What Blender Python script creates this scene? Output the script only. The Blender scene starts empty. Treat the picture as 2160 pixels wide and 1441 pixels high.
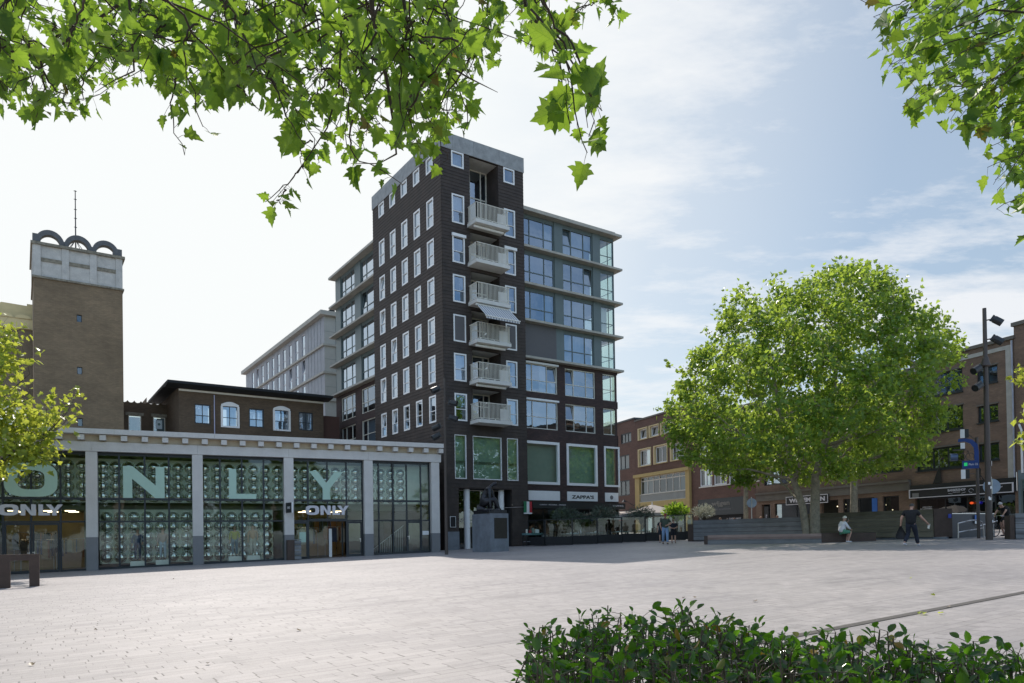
import bpy, bmesh, math, random
import numpy as np
from mathutils import Vector, Matrix
rad = math.radians
rng = random.Random(7)
SC = bpy.context.scene
COL = SC.collection
# ------------------------------------------------------------------ camera
FOC, ROLL, PITCH, CX, CY, EYE = 1535.3, -0.0151330, 0.0104082, 1080.0, 1117.4, 1.51
cp, sp, cr, sr = math.cos(PITCH), math.sin(PITCH), math.cos(ROLL), math.sin(ROLL)
RT = Vector((cr, -sp*sr, cp*sr)); UP = Vector((-sr, -sp*cr, cp*cr)); FW = Vector((0, cp, sp))
CAM = Vector((0, 0, EYE))
cam = bpy.data.cameras.new('camera'); cam.sensor_width = 36; cam.lens = 36*FOC/2160
cam.shift_y = (CY-720.5)/2160; cam.clip_start = .05; cam.clip_end = 2000
co = bpy.data.objects.new('camera', cam); COL.objects.link(co)
co.matrix_world = Matrix(((RT.x, UP.x, -FW.x, 0), (RT.y, UP.y, -FW.y, 0), (RT.z, UP.z, -FW.z, EYE), (0, 0, 0, 1)))
SC.camera = co
def ray(px, py): return FW + RT*((px-CX)/FOC) - UP*((py-CY)/FOC)
def atY(px, py, Y):
    d = ray(px, py); return CAM + d*(Y/d.y)
def gz(x, y): return .0231*x + .016*y
def gnd(px, py):
    d = ray(px, py); return CAM + d*(EYE/(.0231*d.x+.016*d.y-d.z))
class Fr:                                   # a facade's own axes: x along it, y into the building
    def __init__(s, x, y, deg):
        s.o = Vector((x, y, 0)); s.a = rad(deg)
        s.x = Vector((math.cos(s.a), math.sin(s.a), 0)); s.y = Vector((-math.sin(s.a), math.cos(s.a), 0))
    def f(s, px, py, y=0):
        d = ray(px, py); p = CAM+d*(((s.o-CAM).dot(s.y)+y)/d.dot(s.y))-s.o; return p.dot(s.x), p.z
    def s(s, px, py, x=0):
        d = ray(px, py); p = CAM+d*(((s.o-CAM).dot(s.x)+x)/d.dot(s.x))-s.o; return p.dot(s.y), p.z
    def w(s, x, y, z=0): return s.o + s.x*x + s.y*y + Vector((0, 0, z))
# ------------------------------------------------------------------ mesh helpers
class MB:
    def __init__(s): s.v = []; s.f = []; s.m = []
    def q(s, *pts, m=0):
        i = len(s.v); s.v += [tuple(p) for p in pts]; s.f.append(tuple(range(i, i+len(pts)))); s.m.append(m); return s
    def box(s, x0, x1, y0, y1, z0, z1, m=0, skip=''):
        i = len(s.v)
        s.v += [(x0,y0,z0),(x1,y0,z0),(x1,y1,z0),(x0,y1,z0),(x0,y0,z1),(x1,y0,z1),(x1,y1,z1),(x0,y1,z1)]
        for k, f in (('b',(0,3,2,1)),('t',(4,5,6,7)),('f',(0,1,5,4)),('r',(1,2,6,5)),('k',(2,3,7,6)),('l',(3,0,4,7))):
            if k not in skip: s.f.append(tuple(i+a for a in f)); s.m.append(m)
        return s
    def prism(s, pts, fn, a, b, m=0):       # pts 2-D polygon, fn(u,v,w) -> 3-D, extruded w from a to b
        n = len(pts); i = len(s.v)
        s.v += [tuple(fn(u, v, a)) for u, v in pts] + [tuple(fn(u, v, b)) for u, v in pts]
        s.f.append(tuple(range(i, i+n))); s.f.append(tuple(range(i+2*n-1, i+n-1, -1))); s.m += [m, m]
        for k in range(n):
            s.f.append((i+k, i+n+k, i+n+(k+1) % n, i+(k+1) % n)); s.m.append(m)
        return s
    def tube(s, pts, r, n=8, m=0, cap=True):
        pts = [Vector(p) for p in pts]
        if not hasattr(r, '__len__'): r = [r]*len(pts)
        i0 = len(s.v); ref = Vector((0, 0, 1))
        for k, p in enumerate(pts):
            t = (pts[min(k+1, len(pts)-1)]-pts[max(k-1, 0)])
            t = t.normalized() if t.length > 1e-9 else Vector((0, 0, 1))
            if abs(t.dot(ref)) > .97: ref = Vector((1, 0, 0)) if abs(t.x) < .9 else Vector((0, 1, 0))
            a = t.cross(ref).normalized(); b = t.cross(a).normalized(); ref = -a.cross(t) if False else ref
            for j in range(n):
                th = 2*math.pi*j/n; s.v.append(tuple(p+(a*math.cos(th)+b*math.sin(th))*r[k]))
        for k in range(len(pts)-1):
            for j in range(n):
                a = i0+k*n+j; b = i0+k*n+(j+1) % n
                s.f.append((a, b, b+n, a+n)); s.m.append(m)
        if cap:
            s.f.append(tuple(i0+n-1-j for j in range(n))); e = i0+(len(pts)-1)*n
            s.f.append(tuple(e+j for j in range(n))); s.m += [m, m]
        return s
    def lathe(s, prof, c=(0, 0, 0), n=12, m=0, sx=1, sy=1):
        i0 = len(s.v)
        for r, z in prof:
            for j in range(n):
                th = 2*math.pi*j/n; s.v.append((c[0]+r*sx*math.cos(th), c[1]+r*sy*math.sin(th), c[2]+z))
        for k in range(len(prof)-1):
            for j in range(n):
                a = i0+k*n+j; b = i0+k*n+(j+1) % n
                s.f.append((a, b, b+n, a+n)); s.m.append(m)
        e = i0+(len(prof)-1)*n
        s.f.append(tuple(i0+n-1-j for j in range(n))); s.f.append(tuple(e+j for j in range(n))); s.m += [m, m]
        return s
    def ball(s, c, rx, ry, rz, n=10, m=0):
        k = max(4, n//2)
        prof = [(max(math.sin(math.pi*i/k), .02), -math.cos(math.pi*i/k)) for i in range(k+1)]
        i0 = len(s.v); s.lathe(prof, (0, 0, 0), n, m)
        for i in range(i0, len(s.v)):
            x, y, z = s.v[i]; s.v[i] = (c[0]+x*rx, c[1]+y*ry, c[2]+z*rz)
        return s
    def wall(s, fn, u0, u1, z0, z1, holes=(), d=.2, m=0, mr=None):   # fn(u, inward, z)
        us = sorted({u0, u1, *[min(max(h[k], u0), u1) for h in holes for k in (0, 1)]})
        zs = sorted({z0, z1, *[min(max(h[k], z0), z1) for h in holes for k in (2, 3)]})
        for a, b in zip(us, us[1:]):
            for c, e in zip(zs, zs[1:]):
                mu, mz = (a+b)/2, (c+e)/2
                if any(h[0] < mu < h[1] and h[2] < mz < h[3] for h in holes): continue
                s.q(fn(a, 0, c), fn(b, 0, c), fn(b, 0, e), fn(a, 0, e), m=m)
        mr = m if mr is None else mr
        for a, b, c, e in [h[:4] for h in holes]:
            for p, r in (((a, c), (b, c)), ((b, c), (b, e)), ((b, e), (a, e)), ((a, e), (a, c))):
                s.q(fn(p[0], 0, p[1]), fn(r[0], 0, r[1]), fn(r[0], d, r[1]), fn(p[0], d, p[1]), m=mr)
        return s
    def clap(s, fn, u0, u1, z0, z1, holes=(), h=.24, t=.022, d=.2, m=0):   # shiplap courses, real relief
        zs = [z0]
        while zs[-1] < z1-1e-4: zs.append(min(zs[-1]+h, z1))
        for c, e in zip(zs, zs[1:]):
            cuts = sorted({c, e, *[z for q in holes for z in q[2:4] if c < z < e]})
            for ca, cb in zip(cuts, cuts[1:]):
                mz = (ca+cb)/2; act = sorted([q[:2] for q in holes if q[2] < mz < q[3]])
                segs = []; x = u0
                for a, b in act:
                    if a > x: segs.append((x, a))
                    x = max(x, b)
                if x < u1: segs.append((x, u1))
                oa = -t*(1-(ca-c)/h); ob = -t*(1-(cb-c)/h)
                for a, b in segs:
                    s.q(fn(a, oa, ca), fn(b, oa, ca), fn(b, ob, cb), fn(a, ob, cb), m=m)
                    if ca == c: s.q(fn(a, 0, c), fn(b, 0, c), fn(b, oa, c), fn(a, oa, c), m=m)
        for a, b, c, e in [q[:4] for q in holes]:
            for p, r in (((a, c), (b, c)), ((b, c), (b, e)), ((b, e), (a, e)), ((a, e), (a, c))):
                s.q(fn(p[0], -t*.5, p[1]), fn(r[0], -t*.5, r[1]), fn(r[0], d, r[1]), fn(p[0], d, p[1]), m=m)
        return s
    def mesh(s, name, mats, smooth=False):
        me = bpy.data.meshes.new(name); me.from_pydata(s.v, [], s.f)
        for mt in (mats if isinstance(mats, (list, tuple)) else [mats]): me.materials.append(mt)
        me.polygons.foreach_set('material_index', s.m)
        if smooth: me.polygons.foreach_set('use_smooth', [True]*len(s.f))
        me.update(); return me
    def obj(s, name, mats, parent=None, loc=(0, 0, 0), rot=(0, 0, 0), smooth=False):
        return put(name, s.mesh(name, mats, smooth), parent, loc, rot)
def put(name, me, parent=None, loc=(0, 0, 0), rot=(0, 0, 0)):
    o = bpy.data.objects.new(name, me); COL.objects.link(o); o.parent = parent; o.location = loc
    o.rotation_euler = rot if hasattr(rot, '__len__') else (0, 0, rot); return o
def tag(o, label=None, cat=None, group=None, kind=None):
    if label: o['label'] = label
    if cat: o['category'] = cat
    if group: o['group'] = group
    if kind: o['kind'] = kind
    return o
def thing(name, label, cat, loc=(0, 0, 0), rotz=0, group=None):
    return tag(put(name, None, None, loc, (0, 0, rotz)), label, cat, group)
KIDS = {}
def kids(o): return [c for c in COL.objects if c.parent == o]
def dup(root, loc, rotz=0, label=None, group=None, sc=None):
    r = root.copy(); COL.objects.link(r); r.location = loc; r.rotation_euler = (0, 0, rotz)
    if sc: r.scale = sc
    tag(r, label, None, group)
    for c in kids(root):
        d = c.copy(); COL.objects.link(d); d.parent = r
        for e in kids(c):
            g = e.copy(); COL.objects.link(g); g.parent = d
    return r
def XF(pos=0): return lambda u, w, z: (u, pos+w, z)          # wall facing -y
def XL(pos=0): return lambda u, w, z: (pos+w, u, z)          # wall facing -x
def XR(pos=0): return lambda u, w, z: (pos-w, u, z)          # wall facing +x
# ------------------------------------------------------------------ materials
class N:
    def __init__(s, name):
        s.mat = bpy.data.materials.new(name); s.mat.use_nodes = True; s.t = s.mat.node_tree; s.t.nodes.clear()
        s.out = s.n('ShaderNodeOutputMaterial')
    def n(s, typ, **kw):
        x = s.t.nodes.new(typ)
        for k, v in kw.items():
            if k in x.inputs: s.set(x.inputs[k], v)
            else: setattr(x, k, v)
        return x
    def set(s, inp, v):
        if hasattr(v, 'is_output'): s.t.links.new(v, inp)
        else: inp.default_value = v
    def math(s, op, a, b=0, c=None, clamp=False):
        x = s.t.nodes.new('ShaderNodeMath'); x.operation = op; x.use_clamp = clamp
        s.set(x.inputs[0], a); s.set(x.inputs[1], b)
        if c is not None: s.set(x.inputs[2], c)
        return x.outputs[0]
    def mix(s, f, a, b, mode='MIX'):
        x = s.t.nodes.new('ShaderNodeMix'); x.data_type = 'RGBA'; x.blend_type = mode
        s.set(x.inputs[0], f); s.set(x.inputs[6], a); s.set(x.inputs[7], b); return x.outputs[2]
    def ramp(s, f, *st):
        x = s.t.nodes.new('ShaderNodeValToRGB'); e = x.color_ramp.elements
        while len(e) < len(st): e.new(.5)
        for k, (p, c) in enumerate(st): e[k].position = p; e[k].color = c if len(c) == 4 else (*c, 1)
        s.set(x.inputs[0], f); return x.outputs[0]
    def noise(s, vec, scale, detail=4, rough=.6): 
        x = s.n('ShaderNodeTexNoise'); s.set(x.inputs['Vector'], vec); x.inputs['Scale'].default_value = scale
        x.inputs['Detail'].default_value = detail; x.inputs['Roughness'].default_value = rough; return x.outputs[0]
    def bsdf(s, col, rough=.6, metal=0, bump=None, bs=.3, bd=.01, **kw):
        b = s.n('ShaderNodeBsdfPrincipled'); s.set(b.inputs['Base Color'], col); s.set(b.inputs['Roughness'], rough); s.set(b.inputs['Metallic'], metal)
        for k, v in kw.items(): s.set(b.inputs[k.replace('_', ' ')], v)
        if bump is not None:
            u = s.n('ShaderNodeBump', Strength=bs, Distance=bd); s.set(u.inputs['Height'], bump); s.t.links.new(u.outputs[0], b.inputs['Normal'])
        s.t.links.new(b.outputs[0], s.out.inputs[0]); return s.mat
def C4(c): return (*c, 1) if len(c) == 3 else c
def mk(name, c, rough=.6, metal=0, var=.18, sc=3, bs=.15, fine=60, **kw):
    n = N(name); tc = n.n('ShaderNodeTexCoord').outputs['Object']
    a = n.noise(tc, sc, 5); b = n.noise(tc, fine, 3)
    d = tuple(x*(1-var) for x in c); l = tuple(min(1, x*(1+var)) for x in c)
    col = n.ramp(a, (.3, d), (.7, l))
    col = n.mix(.35, col, n.ramp(b, (.3, d), (.7, l)))
    rg = n.math('MULTIPLY_ADD', a, .2, rough-.1, clamp=True)
    return n.bsdf(col, rg, metal, b, bs, .004, **kw)
def brick(name, c1, c2, mortar, bw=.22, bh=.065, ms=.008, rough=.85, stain=.25, bs=.5):
    n = N(name); tc = n.n('ShaderNodeTexCoord').outputs['Object']
    sx = n.n('ShaderNodeSeparateXYZ'); n.set(sx.inputs[0], tc)
    cb = n.n('ShaderNodeCombineXYZ'); n.set(cb.inputs[0], n.math('ADD', sx.outputs[0], sx.outputs[1])); n.set(cb.inputs[1], sx.outputs[2])
    br = n.n('ShaderNodeTexBrick', Color1=C4(c1), Color2=C4(c2), Mortar=C4(mortar), Scale=1.0)
    br.inputs['Mortar Size'].default_value = ms; br.inputs['Brick Width'].default_value = bw; br.inputs['Row Height'].default_value = bh; br.inputs['Bias'].default_value = 0
    n.set(br.inputs['Vector'], cb.outputs[0])
    mp = n.n('ShaderNodeMapping'); mp.inputs['Scale'].default_value = (.5, 2.2, 1); n.set(mp.inputs[0], cb.outputs[0])
    a = n.noise(mp.outputs[0], 1.3, 6, .65); b = n.noise(cb.outputs[0], .35, 5)
    col = n.mix(n.math('MULTIPLY', a, .5), br.outputs[0], n.mix(1, br.outputs[0], n.ramp(a, (.3, (.45,.45,.45)), (.7, (1.5,1.45,1.4))), 'MULTIPLY'))
    col = n.mix(stain, col, n.mix(1, col, n.ramp(b, (.35, (.5,.5,.5)), (.65, (1.3,1.3,1.3))), 'MULTIPLY'))
    return n.bsdf(col, rough, 0, n.math('MULTIPLY_ADD', br.outputs[1], -1, n.math('MULTIPLY', a, .4)), bs, .008)
def glass(name, tint=(.75,.85,.82), ior=1.75, base=.05, wob=.012, rough=.0, refl=(.95,.98,1)):
    n = N(name); tc = n.n('ShaderNodeTexCoord').outputs['Object']
    u = n.n('ShaderNodeBump', Strength=.25, Distance=wob); n.set(u.inputs['Height'], n.noise(tc, 1.1, 2))
    tr = n.n('ShaderNodeBsdfTransparent', Color=C4(tint)); gl = n.n('ShaderNodeBsdfGlossy', Color=C4(refl), Roughness=rough)
    n.t.links.new(u.outputs[0], gl.inputs['Normal'])
    ge = n.n('ShaderNodeNewGeometry'); dt = n.n('ShaderNodeVectorMath'); dt.operation = 'DOT_PRODUCT'; n.set(dt.inputs[0], ge.outputs['Normal']); n.set(dt.inputs[1], ge.outputs['Incoming'])
    f0 = ((ior-1)/(ior+1))**2+base; sch = n.math('POWER', n.math('SUBTRACT', 1, n.math('ABSOLUTE', dt.outputs['Value'])), 5)
    mx = n.n('ShaderNodeMixShader'); n.set(mx.inputs[0], n.math('MULTIPLY_ADD', sch, 1-f0, f0, clamp=True))
    n.t.links.new(tr.outputs[0], mx.inputs[1]); n.t.links.new(gl.outputs[0], mx.inputs[2]); n.t.links.new(mx.outputs[0], n.out.inputs[0])
    return n.mat
def leafmat(name, dark, light, trans, tf=.45, rough=.45, rare=None, veins=False):
    n = N(name); at = n.n('ShaderNodeAttribute', attribute_name='rnd').outputs['Fac']
    st = [(0, dark), (.6, light), (.94, tuple(x*1.25 for x in light))]
    if rare: st += [(.985, rare)]
    col = n.ramp(at, *st)
    uv = n.n('ShaderNodeTexCoord').outputs['Object']
    col = n.mix(n.math('MULTIPLY', n.noise(uv, 30, 3), .3), col, n.mix(1, col, (.6,.75,.5,1), 'MULTIPLY'))
    pb = n.n('ShaderNodeBsdfPrincipled'); n.set(pb.inputs['Base Color'], col); pb.inputs['Roughness'].default_value = rough; pb.inputs['Specular IOR Level'].default_value = .4
    tl = n.n('ShaderNodeBsdfTranslucent'); st2 = [(0, tuple(x*.75 for x in trans)), (.6, trans)]
    if rare: st2 += [(.97, trans), (.985, tuple(x*1.5 for x in rare))]
    n.set(tl.inputs[0], n.ramp(at, *st2))
    if veins:
        lx = n.n('ShaderNodeAttribute', attribute_name='lx').outputs['Fac']; ly = n.n('ShaderNodeAttribute', attribute_name='ly').outputs['Fac']
        w1 = n.math('LESS_THAN', lx, .014); fr_ = n.math('ABSOLUTE', n.math('SUBTRACT', n.math('FRACT', n.math('MULTIPLY', n.math('SUBTRACT', ly, n.math('MULTIPLY', lx, .85)), 4.2)), .5))
        vn = n.math('MAXIMUM', w1, n.math('LESS_THAN', fr_, .045)); hz = n.noise(uv, 9, 4)
        c2 = n.mix(n.math('MULTIPLY', vn, .45), tl.inputs[0].links[0].from_socket, n.mix(1, tl.inputs[0].links[0].from_socket, (.45,.55,.5,1), 'MULTIPLY'))
        c2 = n.mix(1, c2, n.ramp(hz, (.3, (.72,.78,.7)), (.7, (1.1,1.06,1.1))), 'MULTIPLY'); n.set(tl.inputs[0], c2)
        c3 = n.mix(n.math('MULTIPLY', vn, .35), col, n.mix(1, col, (1.9,1.7,1.9,1), 'MULTIPLY')); n.set(pb.inputs['Base Color'], c3)
    mx = n.n('ShaderNodeMixShader'); mx.inputs[0].default_value = tf
    n.t.links.new(pb.outputs[0], mx.inputs[1]); n.t.links.new(tl.outputs[0], mx.inputs[2]); n.t.links.new(mx.outputs[0], n.out.inputs[0])
    return n.mat
def emit(name, c, st):
    n = N(name); e = n.n('ShaderNodeEmission', Color=C4(c), Strength=st); n.t.links.new(e.outputs[0], n.out.inputs[0]); return n.mat
M = {}
M['dark'] = mk('dark_clapboard_brick', (.047,.035,.029), .75, var=.55, sc=1.4, fine=14, bs=.5)
M['wingbrick'] = brick('wing_brick', (.080,.046,.040), (.045,.029,.028), (.04,.030,.028), .3, .07, .008, stain=.45)
M['concrete'] = mk('concrete', (.30,.31,.31), .85, var=.3, sc=2.2, fine=22, bs=.4)
M['ledge'] = mk('ledge_concrete', (.40,.38,.33), .85, var=.22, sc=1.6, fine=25, bs=.3)
M['white'] = mk('white_paint', (.80,.80,.79), .45, var=.05, sc=4, fine=40, bs=.05)
M['offwhite'] = mk('cream_paint', (.70,.67,.58), .5, var=.08, sc=4, bs=.05)
M['greygreen'] = mk('grey_green_panel', (.115,.15,.15), .45, var=.12, sc=2, bs=.05)
M['screen'] = mk('grey_sunscreen', (.12,.115,.118), .8, var=.08, sc=4, fine=150, bs=.3)
M['balslab'] = mk('balcony_concrete', (.62,.61,.57), .8, var=.1, sc=3, fine=25)
M['awningcase'] = mk('awning_case', (.78,.77,.73), .5, var=.05)
M['steel'] = mk('stainless', (.6,.6,.6), .3, 1, var=.1)
M['black'] = mk('black_metal', (.018,.02,.022), .4, var=.2)
M['blackmatte'] = mk('black_matte', (.016,.016,.017), .8, var=.25)
M['navyframe'] = mk('navy_frame', (.02,.026,.032), .4, var=.15)
M['stone'] = mk('blue_stone', (.17,.19,.215), .65, var=.38, sc=1.7, fine=18, bs=.25)
M['bronze'] = mk('dark_bronze', (.035,.036,.042), .38, .6, var=.5, sc=5, bs=.3)
M['plaque'] = mk('bronze_plaque', (.035,.03,.024), .5, .4, var=.3, sc=12, fine=80, bs=.6)
M['corten'] = mk('weathered_brown_steel', (.085,.058,.046), .65, .3, var=.3, sc=3, fine=30)
M['lamp'] = mk('brown_lamp_steel', (.075,.06,.052), .5, .3, var=.2, sc=2, fine=20)
M['storewhite'] = mk('pale_grey_cladding', (.61,.585,.55), .6, var=.13, sc=1.2, fine=18, bs=.1)
M['storebeige'] = mk('beige_soffit_board', (.56,.47,.33), .6, var=.1, sc=1.5, bs=.1)
M['colgrey'] = mk('grey_column_base', (.20,.20,.205), .6, var=.1, sc=2, bs=.1)
M['signgrey'] = mk('letter_grey', (.62,.60,.63), .4, var=.04)
M['mint'] = mk('mint_vinyl', (.44,.62,.51), .5, var=.05, bs=.02)
M['mirror'] = mk('mirror_dome', (.75,.76,.74), .06, 1, var=.05, bs=0)
M['mirrorback'] = mk('silver_panel', (.52,.56,.50), .45, .15, var=.12, sc=3, bs=.1)
M['warmwall'] = mk('warm_shop_wall', (.5,.36,.2), .8, var=.2)
M['shopfloor'] = mk('shop_floor', (.2,.14,.09), .4, var=.2)
M['dim'] = mk('dim_interior', (.09,.09,.085), .9, var=.3)
M['room'] = mk('room_wall', (.18,.175,.165), .9, var=.1)
M['curtain'] = mk('curtain', (.62,.63,.66), .9, var=.08)
M['greenblind'] = mk('pale_green_window_film', (.30,.38,.33), .7, var=.08)
M['tower'] = brick('yellow_brown_brick', (.27,.195,.115), (.205,.145,.085), (.17,.135,.095), .22, .065, .01, stain=.35)
M['lowbrick'] = brick('brown_brick', (.145,.100,.062), (.108,.074,.046), (.085,.066,.048), .22, .065, .009, stain=.4)
M['rowbrick'] = brick('red_brown_brick', (.235,.145,.098), (.175,.105,.072), (.16,.125,.098), .22, .068, .012, stain=.35)
M['rowbrick2'] = brick('dark_red_brick', (.19,.098,.070), (.145,.072,.054), (.11,.078,.062), .22, .065, .01, stain=.3)
M['redbrown'] = mk('rust_red_panel', (.075,.034,.024), .7, var=.15)
M['towerwhite'] = mk('weathered_white_stone', (.50,.485,.45), .85, var=.22, sc=1.5, fine=14, bs=.3)
M['mossy'] = mk('mossy_stone', (.22,.20,.155), .95, var=.55, sc=5, fine=20, bs=.6)
M['archgrey'] = mk('dark_arch_stone', (.12,.125,.13), .9, var=.3, sc=4, bs=.4)
M['roofblack'] = mk('black_roof', (.012,.015,.017), .8, var=.2)
M['greycladding'] = mk('grey_cladding', (.30,.31,.33), .6, var=.25, sc=1.2, fine=8, bs=.1)
M['beigecladding'] = mk('beige_cladding', (.42,.41,.37), .7, var=.1, sc=1.5, bs=.1)
M['ochre'] = mk('ochre_stone', (.50,.37,.15), .8, var=.12, sc=2, bs=.2)
M['ochrepale'] = mk('pale_ochre', (.62,.50,.27), .8, var=.1, sc=2)
M['rowgrey'] = mk('grey_frieze', (.14,.125,.105), .8, var=.2, sc=1.5)
M['canopy'] = mk('black_fascia', (.013,.014,.015), .5, var=.2)
M['teal'] = mk('teal_table', (.12,.22,.22), .5, var=.1)
M['skin'] = mk('skin', (.56,.34,.25), .55, var=.06, bs=.02)
M['red'] = mk('red_cloth', (.35,.03,.035), .8, var=.1)
M['teethblack'] = mk('rubber_black', (.02,.02,.02), .7)
M['canvas'] = mk('beige_canvas', (.36,.32,.29), .85, var=.08)
M['glass'] = glass('clear_window_glass', (.42,.50,.54), 1.6, .24, refl=(.74,.86,1))
M['glassside'] = glass('side_window_glass', (.45,.52,.56), 1.7, .48, refl=(.80,.90,1))
M['glassgreen'] = glass('green_window_glass', (.76,.88,.81), 1.5, .16)
M['shopglass'] = glass('shop_window_glass', (.80,.87,.80), 1.45, .03)
M['screenglass'] = glass('terrace_glass', (.8,.88,.84), 1.45, .02)
M['darkglass'] = glass('dark_window_glass', (.35,.4,.4), 1.7, .06)
# planks with seams
def plank(name, c1, c2, ph=.2, rough=.8):
    n = N(name); tc = n.n('ShaderNodeTexCoord').outputs['Object']
    sx = n.n('ShaderNodeSeparateXYZ'); n.set(sx.inputs[0], tc)
    mp = n.n('ShaderNodeMapping'); mp.inputs['Scale'].default_value = (.6, .6, 9); n.set(mp.inputs[0], tc)
    g = n.noise(mp.outputs[0], 2.5, 6, .7); big = n.noise(tc, .8, 4)
    row = n.math('FLOOR', n.math('DIVIDE', sx.outputs[2], ph))
    wn = n.n('ShaderNodeTexWhiteNoise'); wn.noise_dimensions = '1D'; n.set(wn.inputs['W'], row)
    f = n.math('ADD', n.math('MULTIPLY', g, .6), n.math('ADD', n.math('MULTIPLY', big, .5), n.math('MULTIPLY_ADD', wn.outputs[0], .3, -.25)))
    return n.bsdf(n.ramp(f, (.25, c1), (.75, c2)), rough, 0, g, .4, .006)
M['greyplank'] = plank('weathered_grey_planks', (.12,.125,.13), (.30,.305,.31))
M['mossplank'] = plank('mossy_planks', (.075,.068,.042), (.23,.205,.15))
M['redplank'] = plank('reddish_planks', (.20,.135,.115), (.42,.31,.27))
M['bark'] = mk('plane_bark', (.27,.235,.175), .9, var=.5, sc=4, fine=14, bs=.8)
M['hedgetwig'] = mk('hedge_twig', (.12,.095,.065), .85, var=.4, sc=10)
M['twig'] = mk('twig_bark', (.06,.045,.03), .85, var=.4, sc=10)
M['leaf'] = leafmat('plane_leaf', (.040,.095,.018), (.105,.205,.040), (.50,.66,.08), .5, .3)
M['leafnear'] = leafmat('near_plane_leaf', (.030,.090,.018), (.055,.145,.026), (.36,.56,.05), .52, rare=(.14,.12,.02), veins=True)
M['leafyel'] = leafmat('yellow_green_leaf', (.11,.17,.025), (.20,.27,.04), (.66,.72,.09), .5, .35)
M['hedgeleaf'] = leafmat('hedge_leaf', (.006,.020,.009), (.018,.062,.014), (.22,.54,.03), .32, .17, rare=(.24,.16,.02))
M['oliveleaf'] = leafmat('olive_leaf', (.05,.075,.055), (.10,.13,.10), (.12,.16,.10), .2)
M['silverleaf'] = leafmat('silver_leaf', (.30,.30,.22), (.45,.44,.36), (.4,.4,.3), .3)
M['limeleaf'] = leafmat('lime_leaf', (.06,.13,.02), (.12,.24,.03), (.38,.55,.05), .45)
# ------------------------------------------------------------------ sky, sun
SUN_AZ, SUN_EL = -19.5, 49.5
W = bpy.data.worlds.new('World'); SC.world = W; W.use_nodes = True
def world():
    t = W.node_tree; t.nodes.clear()
    class Q(N):
        def __init__(s): s.t = t
    n = Q(); out = n.n('ShaderNodeOutputWorld'); bg = n.n('ShaderNodeBackground', Strength=.11)
    sky = n.n('ShaderNodeTexSky'); sky.sky_type = 'NISHITA'; sky.sun_disc = False
    sky.sun_elevation = rad(SUN_EL); sky.sun_rotation = rad(SUN_AZ); sky.air_density = 1.0; sky.dust_density = 1.2; sky.ozone_density = 1.5
    d = n.n('ShaderNodeTexCoord').outputs['Generated']
    s = n.n('ShaderNodeSeparateXYZ'); n.set(s.inputs[0], d)
    zz = n.math('MAXIMUM', n.math('ADD', s.outputs[2], .12), .05)
    c = n.n('ShaderNodeCombineXYZ'); n.set(c.inputs[0], n.math('DIVIDE', s.outputs[0], zz)); n.set(c.inputs[1], n.math('DIVIDE', s.outputs[1], zz)); c.inputs[2].default_value = 3.7
    mp = n.n('ShaderNodeMapping'); mp.inputs['Rotation'].default_value = (0, 0, rad(25)); mp.inputs['Scale'].default_value = (.9, 1.7, 1); n.set(mp.inputs[0], c.outputs[0])
    big = n.noise(mp.outputs[0], 1.1, 3, .5); fine = n.noise(mp.outputs[0], 3.4, 9, .64)
    cl = n.math('ADD', n.math('MULTIPLY', big, .6), n.math('MULTIPLY', fine, .46))
    cm = n.ramp(cl, (.475, (0,0,0)), (.555, (.6,.6,.6)), (.63, (1,1,1)))
    e, a = rad(SUN_EL), rad(SUN_AZ)
    dp = n.n('ShaderNodeVectorMath'); dp.operation = 'DOT_PRODUCT'; n.set(dp.inputs[0], d); dp.inputs[1].default_value = (math.sin(a-.12)*math.cos(rad(26)), math.cos(a-.12)*math.cos(rad(26)), math.sin(rad(26)))
    hz = n.ramp(n.math('MULTIPLY_ADD', dp.outputs['Value'], .5, .5), (.83, (0,0,0)), (.91, (.35,.35,.35)), (.975, (1,1,1)))
    lo = n.ramp(s.outputs[2], (0, (.8,.8,.8)), (.3, (.25,.25,.25)), (.9, (0,0,0)))
    ahead = n.ramp(n.math('MULTIPLY_ADD', s.outputs[1], .5, .5), (.3, (.08,.08,.08)), (.75, (1,1,1)))
    veil = n.math('MULTIPLY', n.math('MAXIMUM', lo, .34), ahead)
    col = n.mix(veil, n.mix(1, sky.outputs[0], (1.0, 1.06, 1.0, 1), 'MULTIPLY'), (6.2, 7.1, 8.2, 1))
    col = n.mix(n.math('MULTIPLY', cm, n.math('MULTIPLY_ADD', ahead, .55, .3)), col, (8.5, 8.6, 8.8, 1))
    col = n.mix(hz, col, (8.7, 8.95, 8.95, 1))
    back = n.ramp(n.math('MULTIPLY_ADD', s.outputs[1], .5, .5), (.30, (1,1,1)), (.56, (0,0,0)))
    zen = n.ramp(s.outputs[2], (.60, (0,0,0)), (.85, (1,1,1)))
    col = n.mix(back, col, n.mix(1, col, (1.68, 1.82, 2.0, 1), 'MULTIPLY'))
    col = n.mix(zen, col, n.mix(1, col, (1.25, 1.22, 1.2, 1), 'MULTIPLY'))
    n.set(bg.inputs[0], col); t.links.new(bg.outputs[0], out.inputs[0])
world()
sl = bpy.data.lights.new('sun', 'SUN'); sl.energy = 4.5; sl.angle = rad(.55); sl.color = (1, .92, .84)
so = bpy.data.objects.new('sun', sl); COL.objects.link(so)
a, e = rad(SUN_AZ), rad(SUN_EL)
so.rotation_euler = Vector((math.sin(a)*math.cos(e), math.cos(a)*math.cos(e), math.sin(e))).to_track_quat('Z', 'Y').to_euler()
SC.view_settings.view_transform = 'Standard'; SC.view_settings.look = 'None'; SC.view_settings.exposure = 0; SC.view_settings.gamma = 1
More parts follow.
